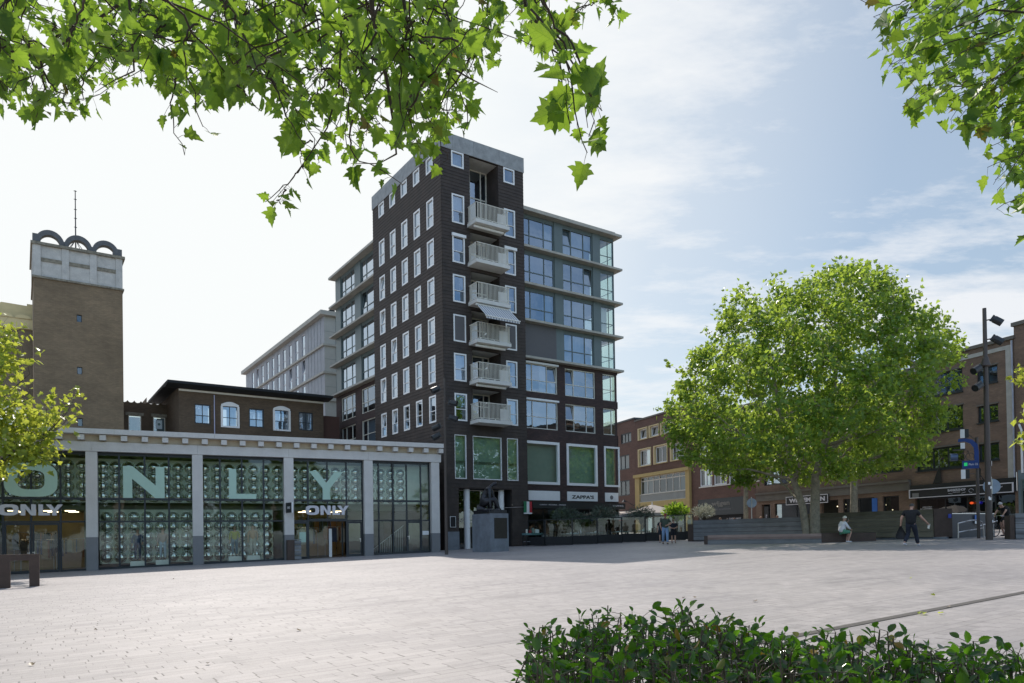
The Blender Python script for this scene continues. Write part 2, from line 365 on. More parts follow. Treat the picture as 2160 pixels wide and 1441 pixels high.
SC.cycles.max_bounces = 10; SC.cycles.transparent_max_bounces = 16; SC.cycles.diffuse_bounces = 4; SC.cycles.glossy_bounces = 4
SC.cycles.caustics_reflective = False; SC.cycles.caustics_refractive = False
# ------------------------------------------------------------------ ground
def ground():
    n = N('granite_pavers'); tc = n.n('ShaderNodeTexCoord').outputs['Object']
    mp = n.n('ShaderNodeMapping'); mp.inputs['Rotation'].default_value = (0, 0, rad(-34.12)); n.set(mp.inputs[0], tc)
    s = n.n('ShaderNodeSeparateXYZ'); n.set(s.inputs[0], mp.outputs[0])
    v = n.math('DIVIDE', s.outputs[1], .18); row = n.math('FLOOR', v); fv = n.math('FRACT', v)
    wn = n.n('ShaderNodeTexWhiteNoise'); wn.noise_dimensions = '1D'; n.set(wn.inputs['W'], row)
    u = n.math('ADD', n.math('DIVIDE', s.outputs[0], .42), n.math('MULTIPLY', wn.outputs[0], 7.3)); cu = n.math('FLOOR', u); fu = n.math('FRACT', u)
    cb = n.n('ShaderNodeCombineXYZ'); n.set(cb.inputs[0], cu); n.set(cb.inputs[1], row)
    w2 = n.n('ShaderNodeTexWhiteNoise'); w2.noise_dimensions = '2D'; n.set(w2.inputs['Vector'], cb.outputs[0])
    wid = n.math('MULTIPLY_ADD', w2.outputs[0], .022, .008)
    ju = n.math('LESS_THAN', n.math('MINIMUM', fu, n.math('SUBTRACT', 1, fu)), wid)
    jv = n.math('LESS_THAN', n.math('MINIMUM', fv, n.math('SUBTRACT', 1, fv)), n.math('MULTIPLY_ADD', wn.outputs[0], .04, .015))
    sp1 = n.noise(tc, 220, 2, .7); sp2 = n.noise(tc, 55, 3); big = n.noise(tc, .22, 5, .6); med = n.noise(mp.outputs[0], 1.6, 5, .65)
    g = n.math('ADD', n.math('MULTIPLY', w2.outputs[0], .35), n.math('MULTIPLY', sp2, .65))
    col = n.ramp(g, (.15, (.265,.25,.245)), (.85, (.40,.375,.365)))
    col = n.mix(1, col, n.ramp(sp1, (.3, (.62,.62,.63)), (.7, (1.25,1.25,1.25))), 'MULTIPLY')
    col = n.mix(1, col, n.ramp(big, (.3, (.82,.82,.84)), (.7, (1.1,1.09,1.08))), 'MULTIPLY')
    col = n.mix(1, col, n.ramp(med, (.22, (.66,.66,.67)), (.45, (1,1,1))), 'MULTIPLY')
    sky = n.ramp(med, (0, (1,1,1)), (1, (1,1,1)))
    w3 = n.n('ShaderNodeTexWhiteNoise'); w3.noise_dimensions = '2D'; n.set(w3.inputs['Vector'], n.noise(tc, 900, 0)) if False else n.set(w3.inputs['Vector'], cb.outputs[0]); pw = n.math('POWER', w2.outputs[0], 1.6)
    vo = n.n('ShaderNodeTexVoronoi'); vo.feature = 'F1'; n.set(vo.inputs['Vector'], tc); vo.inputs['Scale'].default_value = 1.3
    spot = n.math('LESS_THAN', vo.outputs['Distance'], n.math('MULTIPLY_ADD', sp2, .05, .008))
    m2 = n.n('ShaderNodeMapping'); m2.inputs['Scale'].default_value = (.22, 1.6, 1); n.set(m2.inputs[0], mp.outputs[0]); st = n.noise(m2.outputs[0], 1.1, 7, .7)
    col = n.mix(1, col, n.ramp(st, (.30, (.70,.70,.71)), (.44, (1,1,1)), (.7, (1.05,1.04,1.03))), 'MULTIPLY')
    col = n.mix(n.math('MULTIPLY', spot, .5), col, (.10,.10,.10,1))
    joint = n.math('MAXIMUM', n.math('MULTIPLY', ju, n.math('MULTIPLY_ADD', pw, .75, .2)), n.math('MULTIPLY', jv, n.math('MULTIPLY_ADD', n.math('POWER', wn.outputs[0], 2.5), .6, .22)))
    col = n.mix(joint, col, (.035,.033,.03,1))
    return n.bsdf(col, .55, 0, n.math('SUBTRACT', n.math('MULTIPLY', sp2, .25), joint), .35, .006)
m = MB(); xs = [-400, -120, -60, 60, 120, 400]; ys = [-300, -60, -20, 110, 160, 500]
def gzz(x, y): return .0231*max(-60, min(60, x)) + .016*max(-60, min(110, y))
for i in range(5):
    for j in range(5):
        m.q(*[(x, y, gzz(x, y)) for x, y in ((xs[i], ys[j]), (xs[i+1], ys[j]), (xs[i+1], ys[j+1]), (xs[i], ys[j+1]))])
tag(m.obj('plaza', ground()), kind='structure')
# drain channel parallel to the paving courses
p0 = gnd(2160, 1250); p1 = gnd(1740, 1330); d = (p0-p1).normalized(); q = Vector((-d.y, d.x, 0)).normalized()*.085
a0 = p1-d*9; b0 = p0+d*14
m = MB(); up = Vector((0, 0, .004)); m.q(a0-q+up, b0-q+up, b0+q+up, a0+q+up)
L = (b0-a0).length; k = 0
while k*.03 < L:
    c = a0+d*(k*.03)+up*1.9; h = d*.009; m.q(c-q*.85-h, c-q*.85+h, c+q*.85+h, c+q*.85-h, m=1); k += 1
tag(m.obj('drain_channel', [M['blackmatte'], mk('drain_bars', (.16,.15,.14), .6, .5)]), 'narrow dark slotted drain running diagonally across the pale paving', 'drain')
# paved bright strip of the far terrace is the same sheet
# ------------------------------------------------------------------ windows
WC = {}
def window(parent, w, h, loc, rot=0, cols=(1,), rows=(1,), bar=.05, edge=.09, proud=.0, dep=.07, mats=None, gl=None, name='window', curtain=None, tilt=None, label=None, room=True):
    """frame mesh + pane child; local x along the wall, y inward, z up; cols / rows are relative sizes (rows from the bottom)"""
    mats = mats or M['white']; gl = gl or M['glass']
    key = (round(w, 2), round(h, 2), tuple(cols), tuple(rows), bar, edge, proud, dep, mats.name, gl.name, tilt)
    if key not in WC:
        m = MB(); g = MB(); y0 = -proud; y1 = dep
        m.box(0, edge, y0, y1, 0, h).box(w-edge, w, y0, y1, 0, h).box(edge, w-edge, y0, y1, 0, edge).box(edge, w-edge, y0, y1, h-edge, h)
        iw, ih = w-2*edge, h-2*edge; tc, tr_ = sum(cols), sum(rows)
        xs = [edge+iw*sum(cols[:i])/tc for i in range(len(cols)+1)]; zs = [edge+ih*sum(rows[:i])/tr_ for i in range(len(rows)+1)]
        yb0, yb1 = y0+.02, y1-.012
        for x in xs[1:-1]: m.box(x-bar/2, x+bar/2, yb0, yb1, edge, h-edge)
        for i in range(len(cols)):
            a = xs[i]+(bar/2 if i else 0); b = xs[i+1]-(bar/2 if i < len(cols)-1 else 0)
            for z in zs[1:-1]: m.box(a, b, yb0+.004, yb1-.004, z-bar/2, z+bar/2)
        yg = (yb0+yb1)/2+.01
        for i in range(len(cols)):
            for j in range(len(rows)):
                a, b, c, d = xs[i], xs[i+1], zs[j], zs[j+1]; r1, r2, r3 = [rng.uniform(-.004, .004) for _ in range(3)]
                if tilt is not None and tilt[0] == i and tilt[1] == j:   # a sash tilted inwards at the top
                    t = .14*(d-c); f = .045
                    g.q((a+f, yg, c), (b-f, yg, c), (b-f, yg+t, d), (a+f, yg+t, d))
                    for p, q_ in (((a+f/2, yg, c), (a+f/2, yg+t, d)), ((b-f/2, yg, c), (b-f/2, yg+t, d)), ((a, yg+t, d-.03), (b, yg+t, d-.03)), ((a, yg, c+.03), (b, yg, c+.03))):
                        m.tube([p, q_], .028, 4)
                else: g.q((a, yg+r1, c), (b, yg+r2, c), (b, yg+r3, d), (a, yg+r1+r3-r2, d))
        WC[key] = (m.mesh(name+'_frame', mats), g.mesh('pane', gl))
    fm, pm = WC[key]
    o = put(name, fm, parent, loc, (0, 0, rot)); put('pane', pm, o)
    if label: o['label'] = label
    if curtain:
        c = MB(); a0, a1, z0, z1, cm = curtain; nn = max(6, int((a1-a0)*w/.07))
        for i in range(nn):
            xa = w*(a0+(a1-a0)*i/nn); xb = w*(a0+(a1-a0)*(i+1)/nn); s = .03
            c.q((xa, .25+s*(i % 2), h*z0), (xb, .25+s*((i+1) % 2), h*z0), (xb, .25+s*((i+1) % 2), h*z1), (xa, .25+s*(i % 2), h*z1))
        c.obj('curtain', cm, o)
    return o
LEFT = rad(-90); RIGHT = rad(90)
# ------------------------------------------------------------------ dark apartment tower with two wings
D = Fr(-4.4876, 49.5, 34.12)
apt = thing('apartment_building', 'tall dark brick apartment tower with white balconies and lower glazed wings on both sides', 'building', D.o, D.a)
TW, TD, ZT, ZP = 6.87, 11.55, 28.32, 29.41
ROWS = [(27.2, 28.3), (23.3, 25.31), (20.55, 22.44), (17.81, 19.72), (15.07, 16.95), (12.35, 14.27), (9.6, 11.5)]
LC = [(1.15, 2.18), (3.2, 4.21), (5.24, 6.27), (7.29, 8.3), (9.34, 10.37)]
RCX = [(.80, 1.79), (5.12, 6.08)]
# front wall
holes = [(a, b, z0, z1) for z0, z1 in ROWS for a, b in RCX]
holes += [(.76, 1.71, 5.6, 8.65), (2.22, 4.64, 5.6, 8.65), (5.09, 6.07, 5.6, 8.67), (1.02, 5.45, -1, 4.95)]
holes += [(2.27, 4.66, 9.68+2.755*i, (28.30 if i == 5 else 11.95+2.755*i)) for i in range(6)]
m = MB(); m.clap(XF(), 0, TW, -.5, ZT, holes)
hl = [(a, b, z0, z1) for z0, z1 in ROWS for a, b in LC]
m.clap(XL(), 0, TD, -.5, ZT, hl)
m.clap(XR(TW), 0, 1.2, -.5, 26.3); m.clap(XR(TW), 0, TD, 26.3, ZT)
m.q((0, TD, 26), (TW, TD, 26), (TW, TD, ZT), (0, TD, ZT))
m.obj('tower_wall', M['dark'], apt)
m = MB()                                                        # concrete parapet, panel joints
for a, b in ((-.05, .9), (.912, 2.6), (2.612, 4.75), (4.762, TW+.05)): m.box(a, b, -.06, .3, ZT, ZP)
for a, b in ((.306, 2.9), (2.912, 5.8), (5.812, 8.7), (8.712, TD+.05)): m.box(-.06, .3, a, b, ZT, ZP)
m.box(TW-.3, TW+.05, .306, TD+.05, ZT, ZP); m.box(.306, TW-.306, TD-.25, TD+.05, ZT, ZP); m.box(.3, TW-.3, .3, TD-.3, ZT+.3, ZT+.6)
m.obj('parapet', M['concrete'], apt)
# rooms behind
m = MB()
for i in range(-1, 7):
    z = 9.42+2.755*i
    if i < 6: m.box(.25, TW-.25, .3, TD-.3, max(z, 4.96), max(z, 4.96)+.22)
m.box(3.3, 3.45, 2.6, 11.2, 5.2, 28.2); m.box(.3, 6.5, 5.0, 5.15, 5.2, 28.2)
m.obj('interior', M['room'], apt)
for k, (z0, z1) in enumerate(ROWS):
    h = z1-z0; rows = (1,) if k == 0 else (.42, .58)
    for j, (a, b) in enumerate(RCX):
        if k == 4:
            s = MB().box(a+.05, b-.05, -.02, .02, z0+.05, z1-.05).obj('sunscreen', M['screen'], apt)
            s['label'] = 'closed grey fabric sunscreen over a tower window'
        window(apt, b-a, h, (a, .05, z0), 0, (1,), rows, .045, .10, .09, .06, gl=M['glass'], curtain=[(0, 1, .05, .95, M['curtain']), None, (0, 1, .55, .97, M['white']), None, (0, .35, .05, .97, M['curtain'])][(k*2+j*3) % 5] if k != 4 else None)
        if k == 2: MB().box(a-.06, b+.06, -.16, -.045, z1-.1, z1+.1).obj('screen_case', M['white'], apt)
    for j, (a, b) in enumerate(LC):
        tl = (0, len(rows)-1) if (k, j) in ((2, 4), (3, 4), (4, 3), (5, 4), (6, 4), (6, 3)) else None
        window(apt, b-a, h, (.06, b, z0), LEFT, (1,), rows, .045, .12, .075, .06, gl=M['glassside'], tilt=tl, curtain=[None, (0, 1, .6, .97, M['white']), (0, 1, .05, .95, M['curtain']), None, (.0, .4, .05, .95, M['curtain']), None, (0, 1, .3, .97, M['ochrepale'])][(k*5+j*3) % 7])
for a, b, z0, z1 in ((.76, 1.71, 5.6, 8.65), (2.22, 4.64, 5.6, 8.65), (5.09, 6.07, 5.6, 8.67)):
    window(apt, b-a, z1-z0, (a, .06, z0), 0, edge=.06, proud=.05, gl=M['glassgreen'], name='large_window')
m = MB().q((.6, .3, 5.4), (6.3, .3, 5.4), (6.3, .3, 8.9), (.6, .3, 8.9)); m.obj('window_film', M['greenblind'], apt)
# recesses with balcony doors
for i in range(6):
    z = 9.68+2.755*i; zt = 28.3 if i == 5 else 11.95+2.755*i
    for xr in (2.27, 4.66): MB().q((xr, .2, z), (xr, 1.6, z), (xr, 1.6, zt), (xr, .2, zt)).obj('recess_wall', M['dark'], apt)
    MB().q((2.27, .16, zt-.004), (4.66, .16, zt-.004), (4.66, 1.6, zt-.004), (2.27, 1.6, zt-.004)).obj('recess_ceiling', M['balslab'], apt)
    o = window(apt, 2.39, zt-z, (2.27, 1.55, z), 0, (1, 1.1, .5), ((.62, .38) if i < 5 else (.58, .42)), .09, .09, 0, .08, mats=M['offwhite'], name='balcony_door')
    bal = put('balcony', MB().box(2.02, 4.80, -1.2, .1, z-.27, z-.02).mesh('balcony', M['balslab']), apt)
    r = MB(); zb, zr = z+.06, z+1.13
    for (x0, y0, x1, y1) in ((2.08, -.04, 2.08, -1.14), (2.08, -1.14, 4.74, -1.14), (4.74, -1.14, 4.74, -.04)):
        ln = math.hypot(x1-x0, y1-y0); nb = int(ln/.105)
        for zz_ in (zb, zr): r.box(min(x0, x1)-.02, max(x0, x1)+.02, min(y0, y1)-.02, max(y0, y1)+.02, zz_-.018, zz_+.018)
        for k in range(1, nb):
            x, y = x0+(x1-x0)*k/nb, y0+(y1-y0)*k/nb; r.box(x-.012, x+.012, y-.02, y+.02, zb+.019, zr-.019)
    for x, y in ((2.3, -1.14), (3.4, -1.14), (4.55, -1.14), (2.08, -.3), (4.74, -.3)): r.box(x-.03, x+.03, y-.028, y+.028, z-.019, zb-.019)
    r.obj('railing', M['offwhite'], bal)
    MB().box(4.0, 4.7, -.9, -.86, z+.02, z+.85).obj('windscreen', M['white'], bal)
    if i in (5, 2, 1): MB().tube([(2.15, -.75, z-.38), (4.55, -.75, z-.38)], .09, 8).obj('awning_case', M['awningcase'], bal)
# striped awning over the fourth balcony from the top
z = 9.68+2.755*2+2.34
st = N('striped_awning'); tcn = st.n('ShaderNodeTexCoord').outputs['Object']; sxx = st.n('ShaderNodeSeparateXYZ'); st.set(sxx.inputs[0], tcn)
sm = st.bsdf(st.mix(st.math('LESS_THAN', st.math('FRACT', st.math('DIVIDE', sxx.outputs[0], .22)), .5), (.62,.61,.60,1), (.25,.27,.31,1)), .8)
m = MB(); y0, y1 = -1.0, -2.2; za, zb = z+.02, z-1.05
for (xa, xb) in ((2.1, 4.85),): m.q((xa, y0, za), (xb, y0, za), (xb, y1, zb), (xa, y1, zb)); m.q((xa, y0, za+.012), (xb, y0, za+.012), (xb, y1, zb+.012), (xa, y1, zb+.012)); m.q((xa, y1, zb), (xb, y1, zb), (xb, y1-.01, zb-.17), (xa, y1-.01, zb-.17))
aw = m.obj('awning', sm, apt); aw['label'] = 'grey and white striped awning pulled out over a balcony'
m = MB().tube([(2.05, -.98, z+.05), (4.9, -.98, z+.05)], .07, 8).tube([(2.05, -2.2, zb), (4.9, -2.2, zb)], .04, 6).tube([(2.2, -1.0, z), (2.2, -2.15, zb)], .02, 5).tube([(4.75, -1.0, z), (4.75, -2.15, zb)], .02, 5)
m.obj('awning_frame', M['awningcase'], aw)
# entrance
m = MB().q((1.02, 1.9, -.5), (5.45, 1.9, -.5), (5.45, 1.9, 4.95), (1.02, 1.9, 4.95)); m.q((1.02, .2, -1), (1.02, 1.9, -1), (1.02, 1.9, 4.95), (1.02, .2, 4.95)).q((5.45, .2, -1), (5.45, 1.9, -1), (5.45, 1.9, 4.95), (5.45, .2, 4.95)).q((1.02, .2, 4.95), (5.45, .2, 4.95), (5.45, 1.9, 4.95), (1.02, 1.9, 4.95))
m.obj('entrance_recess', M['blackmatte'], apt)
window(apt, 4.37, 4.35, (1.05, 1.2, .58), 0, (1.1, 1.4, 1.2, .7), (.5, .05, .5), .06, .06, 0, .06, mats=M['offwhite'], gl=M['darkglass'], name='entrance_glazing')
for x in (1.95, 4.83):
    MB().lathe([(.215, .3), (.215, 4.93)], (x, .48, 0), 20).obj('column', M['white'], apt, smooth=False)
MB().box(-.03, 1.0, -.07, .1, -.3, 1.95).obj('stone_plinth', M['stone'], apt)
o = MB().box(.28, .72, -.1, -.055, 2.25, 3.0).obj('notice_board', M['white'], apt); MB().box(.31, .69, -.108, -.101, 2.28, 2.97).obj('notice_sheet', M['blackmatte'], o)
# right wing
WY, WR = .7, 16.42
LED = [26.1, 23.37, 20.6, 17.86, 15.1]
m = MB(); h = []
BW = [(7.0, 10.33), (11.07, 14.13), (14.93, WR)]
for z0, z1 in ((12.42, 14.56), (9.66, 11.8)): h += [(a, b, z0, z1) for a, b in BW]
h += [(6.9, 10.38, 5.46, 8.72), (11.09, 14.2, 5.46, 8.72), (14.93, WR, 5.46, 8.72), (7.3, WR, -.5, 3.95)]
m.wall(XF(WY), TW, WR, -.5, 14.8, h, .25)
hr = [(WY, 3.1, 12.42, 14.56), (WY, 3.1, 9.66, 11.8), (WY, 2.6, 5.46, 8.72)]
m.wall(XR(WR), WY, 12, -.5, 14.8, hr, .25)
for z0, z1 in ((14.56, 14.8), (11.8, 12.42), (8.72, 9.66)): m.box(WR-.01, WR+.05, WY-.05, 3.2, z0+.03, z1-.03)
m.obj('wing_wall', M['wingbrick'], apt)
m = MB()
for k, z in enumerate(LED):
    top = z-(.14 if k else .10)
    m.prism([(TW+.02, WY+.3), (TW+.02, WY-.5), (WR+.40, WY-.5), (WR+.40, 12), (WR-.3, 12), (WR-.3, WY+.3)], lambda u, v, w: (u, v, w), z-.30, top)
m.box(TW+.02, WR-.1, WY-.25, 11.9, 26.002, 26.2)
m.obj('ledge', M['ledge'], apt)
m = MB(); fl = MB()
for k in range(4):
    z0, z1 = LED[k+1]-.14, LED[k]-.3
    for a, b in ((10.27, 11.06), (14.13, 14.91)): m.box(a, b, WY+.05, WY+.3, z0, z1)
    m.box(TW+.02, WR, WY+.1, WY+.3, z1-.22, z1-.002)
    fl.box(TW+.05, WR-.1, WY+.35, 11.5, LED[k+1]-.3, LED[k+1]-.15)
    for q_, (a, b) in enumerate(((7.0, 10.27), (11.06, 14.13))):
        if k == 3 and q_ == 0: continue
        tl = {(0, 1): (0, 1), (1, 1): (2, 1)}.get((k, q_))
        window(apt, b-a, z1-z0-.22, (a, WY+.12, z0), 0, (.75, 1.15, .75), (.42, .58), .07, .09, 0, .09, mats=M['greygreen'], gl=M['glass'], tilt=tl, name='wing_window',
               curtain=[(.72, .98, .05, .97, M['curtain']), None, (.04, .98, .05, .97, M['curtain'])][(k+q_*2) % 3] if (k, q_) != (2, 0) else (.7, .95, .05, .97, M['curtain']))
    window(apt, WR-14.91, z1-z0-.22, (14.91, WY+.12, z0), 0, (1.0, .7), (.42, .58), .06, .07, 0, .07, mats=M['greygreen'], gl=M['glassgreen'], name='corner_window', curtain=(.05, .6, .05, .97, M['curtain']) if k == 2 else None)
    window(apt, 4.3, z1-z0-.22, (WR-.05, WY+.2, z0), RIGHT, (1, 1), (.42, .58), .05, .06, 0, .05, mats=M['greygreen'], gl=M['glassgreen'], name='corner_window')
    m.q((WR-.02, 4.6, z0), (WR-.02, 11.9, z0), (WR-.02, 11.9, z1), (WR-.02, 4.6, z1))
s = MB().box(7.0, 10.3, WY+.02, WY+.07, LED[4]-.12, LED[3]-.3).obj('sunscreen', M['screen'], apt); s['label'] = 'large closed grey sunscreen filling one bay of the glazed wing'
m.obj('metal_panel', M['greygreen'], apt)
fl.box(TW+.05, WR-.3, WY+.35, 11.5, 12.05, 12.2).box(TW+.05, WR-.3, WY+.35, 11.5, 9.0, 9.15).box(TW+.05, 13.9, 5.2, 5.35, 4.3, 26.0).box(10.6, 10.72, WY+.4, 5.1, 9.2, 26)
fl.obj('wing_interior', M['room'], apt)
for q_, (z0, z1) in enumerate(((12.42, 14.56), (9.66, 11.8))):
    for j, (a, b) in enumerate(BW):
        tl = {(0, 0): (2, 1), (0, 1): (0, 1), (1, 1): (0, 1)}.get((q_, j))
        cl = (.75, 1.15, .75) if j < 2 else (1, .55)
        window(apt, b-a, z1-z0, (a, WY+.1, z0), 0, cl, (.42, .58), .045, .07, .03, .08, mats=M['offwhite'], gl=M['glass'] if j < 2 else M['glassgreen'], tilt=tl, name='brick_wing_window',
               curtain=(.55, .98, .03, .97, M['curtain']) if (q_, j) == (0, 0) else None)
    window(apt, 2.35, z1-z0, (WR-.06, WY+.08, z0), RIGHT, (1,), (.42, .58), .045, .06, 0, .06, mats=M['offwhite'], gl=M['glassgreen'], name='brick_wing_window')
    MB().box(7.0, 10.38, WY-.12, WY+.06, z1-.02, z1+.12).obj('screen_case', M['white'], apt)
for a, b in ((6.9, 10.38), (11.09, 14.2), (14.93, WR+.15)):
    window(apt, b-a, 3.26, (a, WY+.06, 5.46), 0, edge=.2 if b < 15 else .15, proud=.12, gl=M['glassgreen'], name='large_window')
m = MB().q((7, WY+.4, 5.5), (WR-.05, WY+.4, 5.5), (WR-.05, WY+.4, 8.7), (7, WY+.4, 8.7)); m.obj('window_film', M['greenblind'], apt)
MB().q((WR-.06, WY+.41, 5.5), (WR-.06, 2.6, 5.5), (WR-.06, 2.6, 8.7), (WR-.06, WY+.41, 8.7)).obj('window_film', M['greenblind'], apt)
# cafe front under the wing
for a, b in ((7.4, 10.35), (11.08, 14.15), (14.95, 16.36)): MB().box(a, b, WY-.06, WY-.01, 4.26, 4.98).obj('sign_board', M['white'], apt)
MB().box(7.3, WR+.1, WY-.7, WY-.02, 3.62, 4.1).obj('fascia', M['canopy'], apt)
m = MB().q((7.2, 6.5, .3), (WR, 6.5, .3), (WR, 6.5, 3.95), (7.2, 6.5, 3.95)).q((7.2, .9, .9), (WR, .9, .9), (WR, 6.5, .9), (7.2, 6.5, .9)).q((7.2, .9, 3.94), (WR, .9, 3.94), (WR, 6.5, 3.94), (7.2, 6.5, 3.94))
m.obj('cafe_interior', M['dim'], apt)
window(apt, 9.0, 2.9, (7.35, WY+.15, .75), 0, (1, .9, 1.1, 1, .9, 1), (1,), .07, .07, 0, .07, mats=M['black'], gl=M['darkglass'], name='shop_window')
def text(parent, s, mat, x0, x1, zb, zt, y, ext=.01, bold=.012, name='lettering', fnx=None, loc=None, rot=None):
    cu = bpy.data.curves.new('txt', 'FONT'); cu.body = s; cu.extrude = 1; cu.offset = bold; cu.resolution_u = 3
    to = bpy.data.objects.new('txt', cu); COL.objects.link(to); bpy.context.view_layer.update()
    me = bpy.data.meshes.new_from_object(to.evaluated_get(bpy.context.evaluated_depsgraph_get())); bpy.data.objects.remove(to)
    co_ = np.array([v.co[:] for v in me.vertices]); mn, mx = co_.min(0), co_.max(0)
    X = x0+(co_[:, 0]-mn[0])/(mx[0]-mn[0])*(x1-x0); Z = zb+(co_[:, 1]-mn[1])/(mx[1]-mn[1])*(zt-zb)
    Y = y-(co_[:, 2]+1)/2*ext
    me.vertices.foreach_set('co', np.stack([X, Y, Z], 1).ravel()); me.materials.clear(); me.materials.append(mat); me.update()
    return put(name, me, parent, loc or (0, 0, 0), rot or (0, 0, 0))
text(apt, "ZAPPA'S", M['black'], 11.5, 13.75, 4.44, 4.72, WY-.064, .012, .03)
MB().lathe([(.17, 0), (.17, .01)], (0, 0, 0), 14).obj('emblem', mk('grey_emblem', (.16,.16,.17), .6), apt, (15.62, WY-.064, 4.6), (rad(90), 0, 0))
text(apt, 'LUNCH - PIZZERIA - DRINKS', M['signgrey'], 7.95, 10.4, 3.86, 3.94, WY-.702, .006, .01)
text(apt, "ZAPPA'S", M['signgrey'], 15.15, 16.3, 3.83, 3.95, WY-.702, .006, .02)
# left wing
LX, LE = .6, 21.85
m = MB(); LW = [(12.0, 15.86), (17.2, 20.6)]
m.wall(XL(LX), TD, LE, -.5, 14.8, [(a, b, z0, z1) for a, b in LW for z0, z1 in ((12.37, 14.5), (9.6, 11.75))], .25)
m.wall(lambda u, w, z: (u, LE-w, z), LX, 9, -.5, 14.8); m.obj('wing_wall', M['wingbrick'], apt)
m = MB()
for k, z in enumerate(LED):
    m.prism([(LX+.3, TD+.02), (LX-.55, TD+.02), (LX-.55, LE+.25), (9, LE+.25), (9, LE-.3), (LX+.3, LE-.3)], lambda u, v, w: (u, v, w), z-.30, z-(.14 if k else .10))
m.box(LX-.3, 9, TD+.1, LE-.1, 26.002, 26.2); m.obj('ledge', M['ledge'], apt)
m = MB(); fl = MB()
for k in range(4):
    z0, z1 = LED[k+1]-.14, LED[k]-.3
    m.box(LX+.05, LX+.3, 15.86, 17.2, z0, z1).box(LX+.05, LX+.3, 20.6, LE, z0, z1).box(LX+.1, LX+.3, TD+.02, LE, z1-.2, z1-.002)
    m.q((LX+.1, LE-.03, z0), (9, LE-.03, z0), (9, LE-.03, z1), (LX+.1, LE-.03, z1))
    fl.box(LX+.35, 9, TD+.1, LE-.2, LED[k+1]-.3, LED[k+1]-.15)
    for q_, (a, b) in enumerate(LW):
        window(apt, b-a, z1-z0-.2, (LX+.12, b, z0), LEFT, (.75, 1.15, .75), (.42, .58), .07, .09, 0, .09, mats=M['greygreen'], gl=M['glassside'], tilt=((0, 1) if (k, q_) == (1, 0) else None), name='wing_window', curtain=(.1, .9, .05, .97, M['curtain']) if (k+q_) % 3 == 0 else None)
m.obj('metal_panel', M['greygreen'], apt)
fl.box(4.2, 4.4, TD+.1, LE-.2, 9, 26).box(LX+.35, 9, TD+.1, LE-.2, 12.0, 12.15); fl.obj('wing_interior', M['room'], apt)
for z0, z1 in ((12.37, 14.5), (9.6, 11.75)):
    for q_, (a, b) in enumerate(LW):
        window(apt, b-a, z1-z0, (LX+.1, b, z0), LEFT, (.75, 1.15, .75), (.42, .58), .05, .07, .03, .08, mats=M['offwhite'], gl=M['glass'], name='brick_wing_window', curtain=(.1, .6, .05, .97, M['curtain']) if z0 < 10 and q_ == 0 else None)
# ------------------------------------------------------------------ shop pavilion
S = Fr(-4.9162, 46.402, 25.34)
def sg(x, y=0): p = S.w(x, y); return gz(p.x, p.y)
shop = thing('shop_pavilion', 'low pale pavilion clothes shop with glass front, columns and silver bubble displays', 'shop', S.o, S.a)
X0, X1 = -33.0, .3
CX_ = [-29.4, -24.2, -19.0, -13.87, -8.96, -4.24, .08]
for c in CX_:
    g = sg(c)-.3
    col = MB().box(c-.27, c+.27, 0, .5, 1.85, 6.37).obj('column', M['storewhite'], shop)
    MB().box(c-.272, c+.272, -.002, .502, g, 1.849).obj('painted_base', M['colgrey'], col)
m = MB(); js = [X0]+[c for c in CX_[1:-1]]+[.47]
for a, b in zip(js, js[1:]): m.box(a+.008, b, -.03, .55, 6.38, 6.88)
m.obj('beam', M['storewhite'], shop)
MB().box(X0, .35, .14, .5, 6.885, 7.26).obj('soffit_board', M['storebeige'], shop)
m = MB(); js = [X0, -28, -22.9, -17.9, -13, -8, -3.4, .68]
for a, b in zip(js, js[1:]): m.box(a+.008, b, -.36, .6, 7.262, 7.53)
m.box(X0, .5, .6, 12, 7.2, 7.45); m.obj('roof_coping', M['storewhite'], shop)
bm_ = MB().box(-.15, .15, -.28, .138, 6.95, 7.22).mesh('rafter_end', M['storewhite'])
for k in range(33): put('rafter_end', bm_, shop, (.4-k*.992, 0, 0))
GY = .38
MUL = [-32.2, -30.9, -28.2, -26.7, -25.4, -22.95, -21.74, -20.44, -17.74, -16.51, -15.32, -12.69, -11.52, -10.33, -7.82, -6.68, -5.53, -4.54, -3.53, -2.62, -1.73, -.79, -.2]
m = MB()
m.box(X0, .2, GY-.06, GY+.06, 6.22, 6.378).box(X0, .2, GY-.05, GY+.05, 3.83, 3.95).box(X0, .2, GY-.05, GY+.05, 2.63, 2.72)
for x in MUL:
    zb = sg(x, GY)-.1
    if -7.0 < x < -6: zb = 2.72
    if abs(x+21.74) < .1: zb = 2.72
    m.box(x-.045, x+.045, GY-.045, GY+.045, zb, 3.829); m.box(x-.045, x+.045, GY-.045, GY+.045, 3.951, 6.219)
for a, b in ((-33, -23), (-20.4, -7.8), (-5.5, .2)):
    m.prism([(a, sg(a, GY)-.2), (b, sg(b, GY)-.2), (b, sg(b, GY)+.1), (a, sg(a, GY)+.1)], lambda u, v, w: (u, w, v), GY-.05, GY+.05)
m.obj('glazing_frame', M['navyframe'], shop)
m = MB(); xs = sorted(set(MUL+[X0, .2]))
for a, b in zip(xs, xs[1:]):
    for z0, z1 in ((3.9, 6.25), (2.68, 3.88), (None, 2.66)):
        if z0 is None:
            if a > -7.1 and b < -5.4: continue
            z0 = sg((a+b)/2, GY)-.1
        if -24 < a < -19.5 and z1 == 2.66 and b < -20.4: continue
        r1, r2 = rng.uniform(-.006, .006), rng.uniform(-.006, .006)
        m.q((a, GY+r1, z0), (b, GY+r2, z0), (b, GY-r1, z1), (a, GY-r2, z1))
m.obj('shop_glass', M['shopglass'], shop)
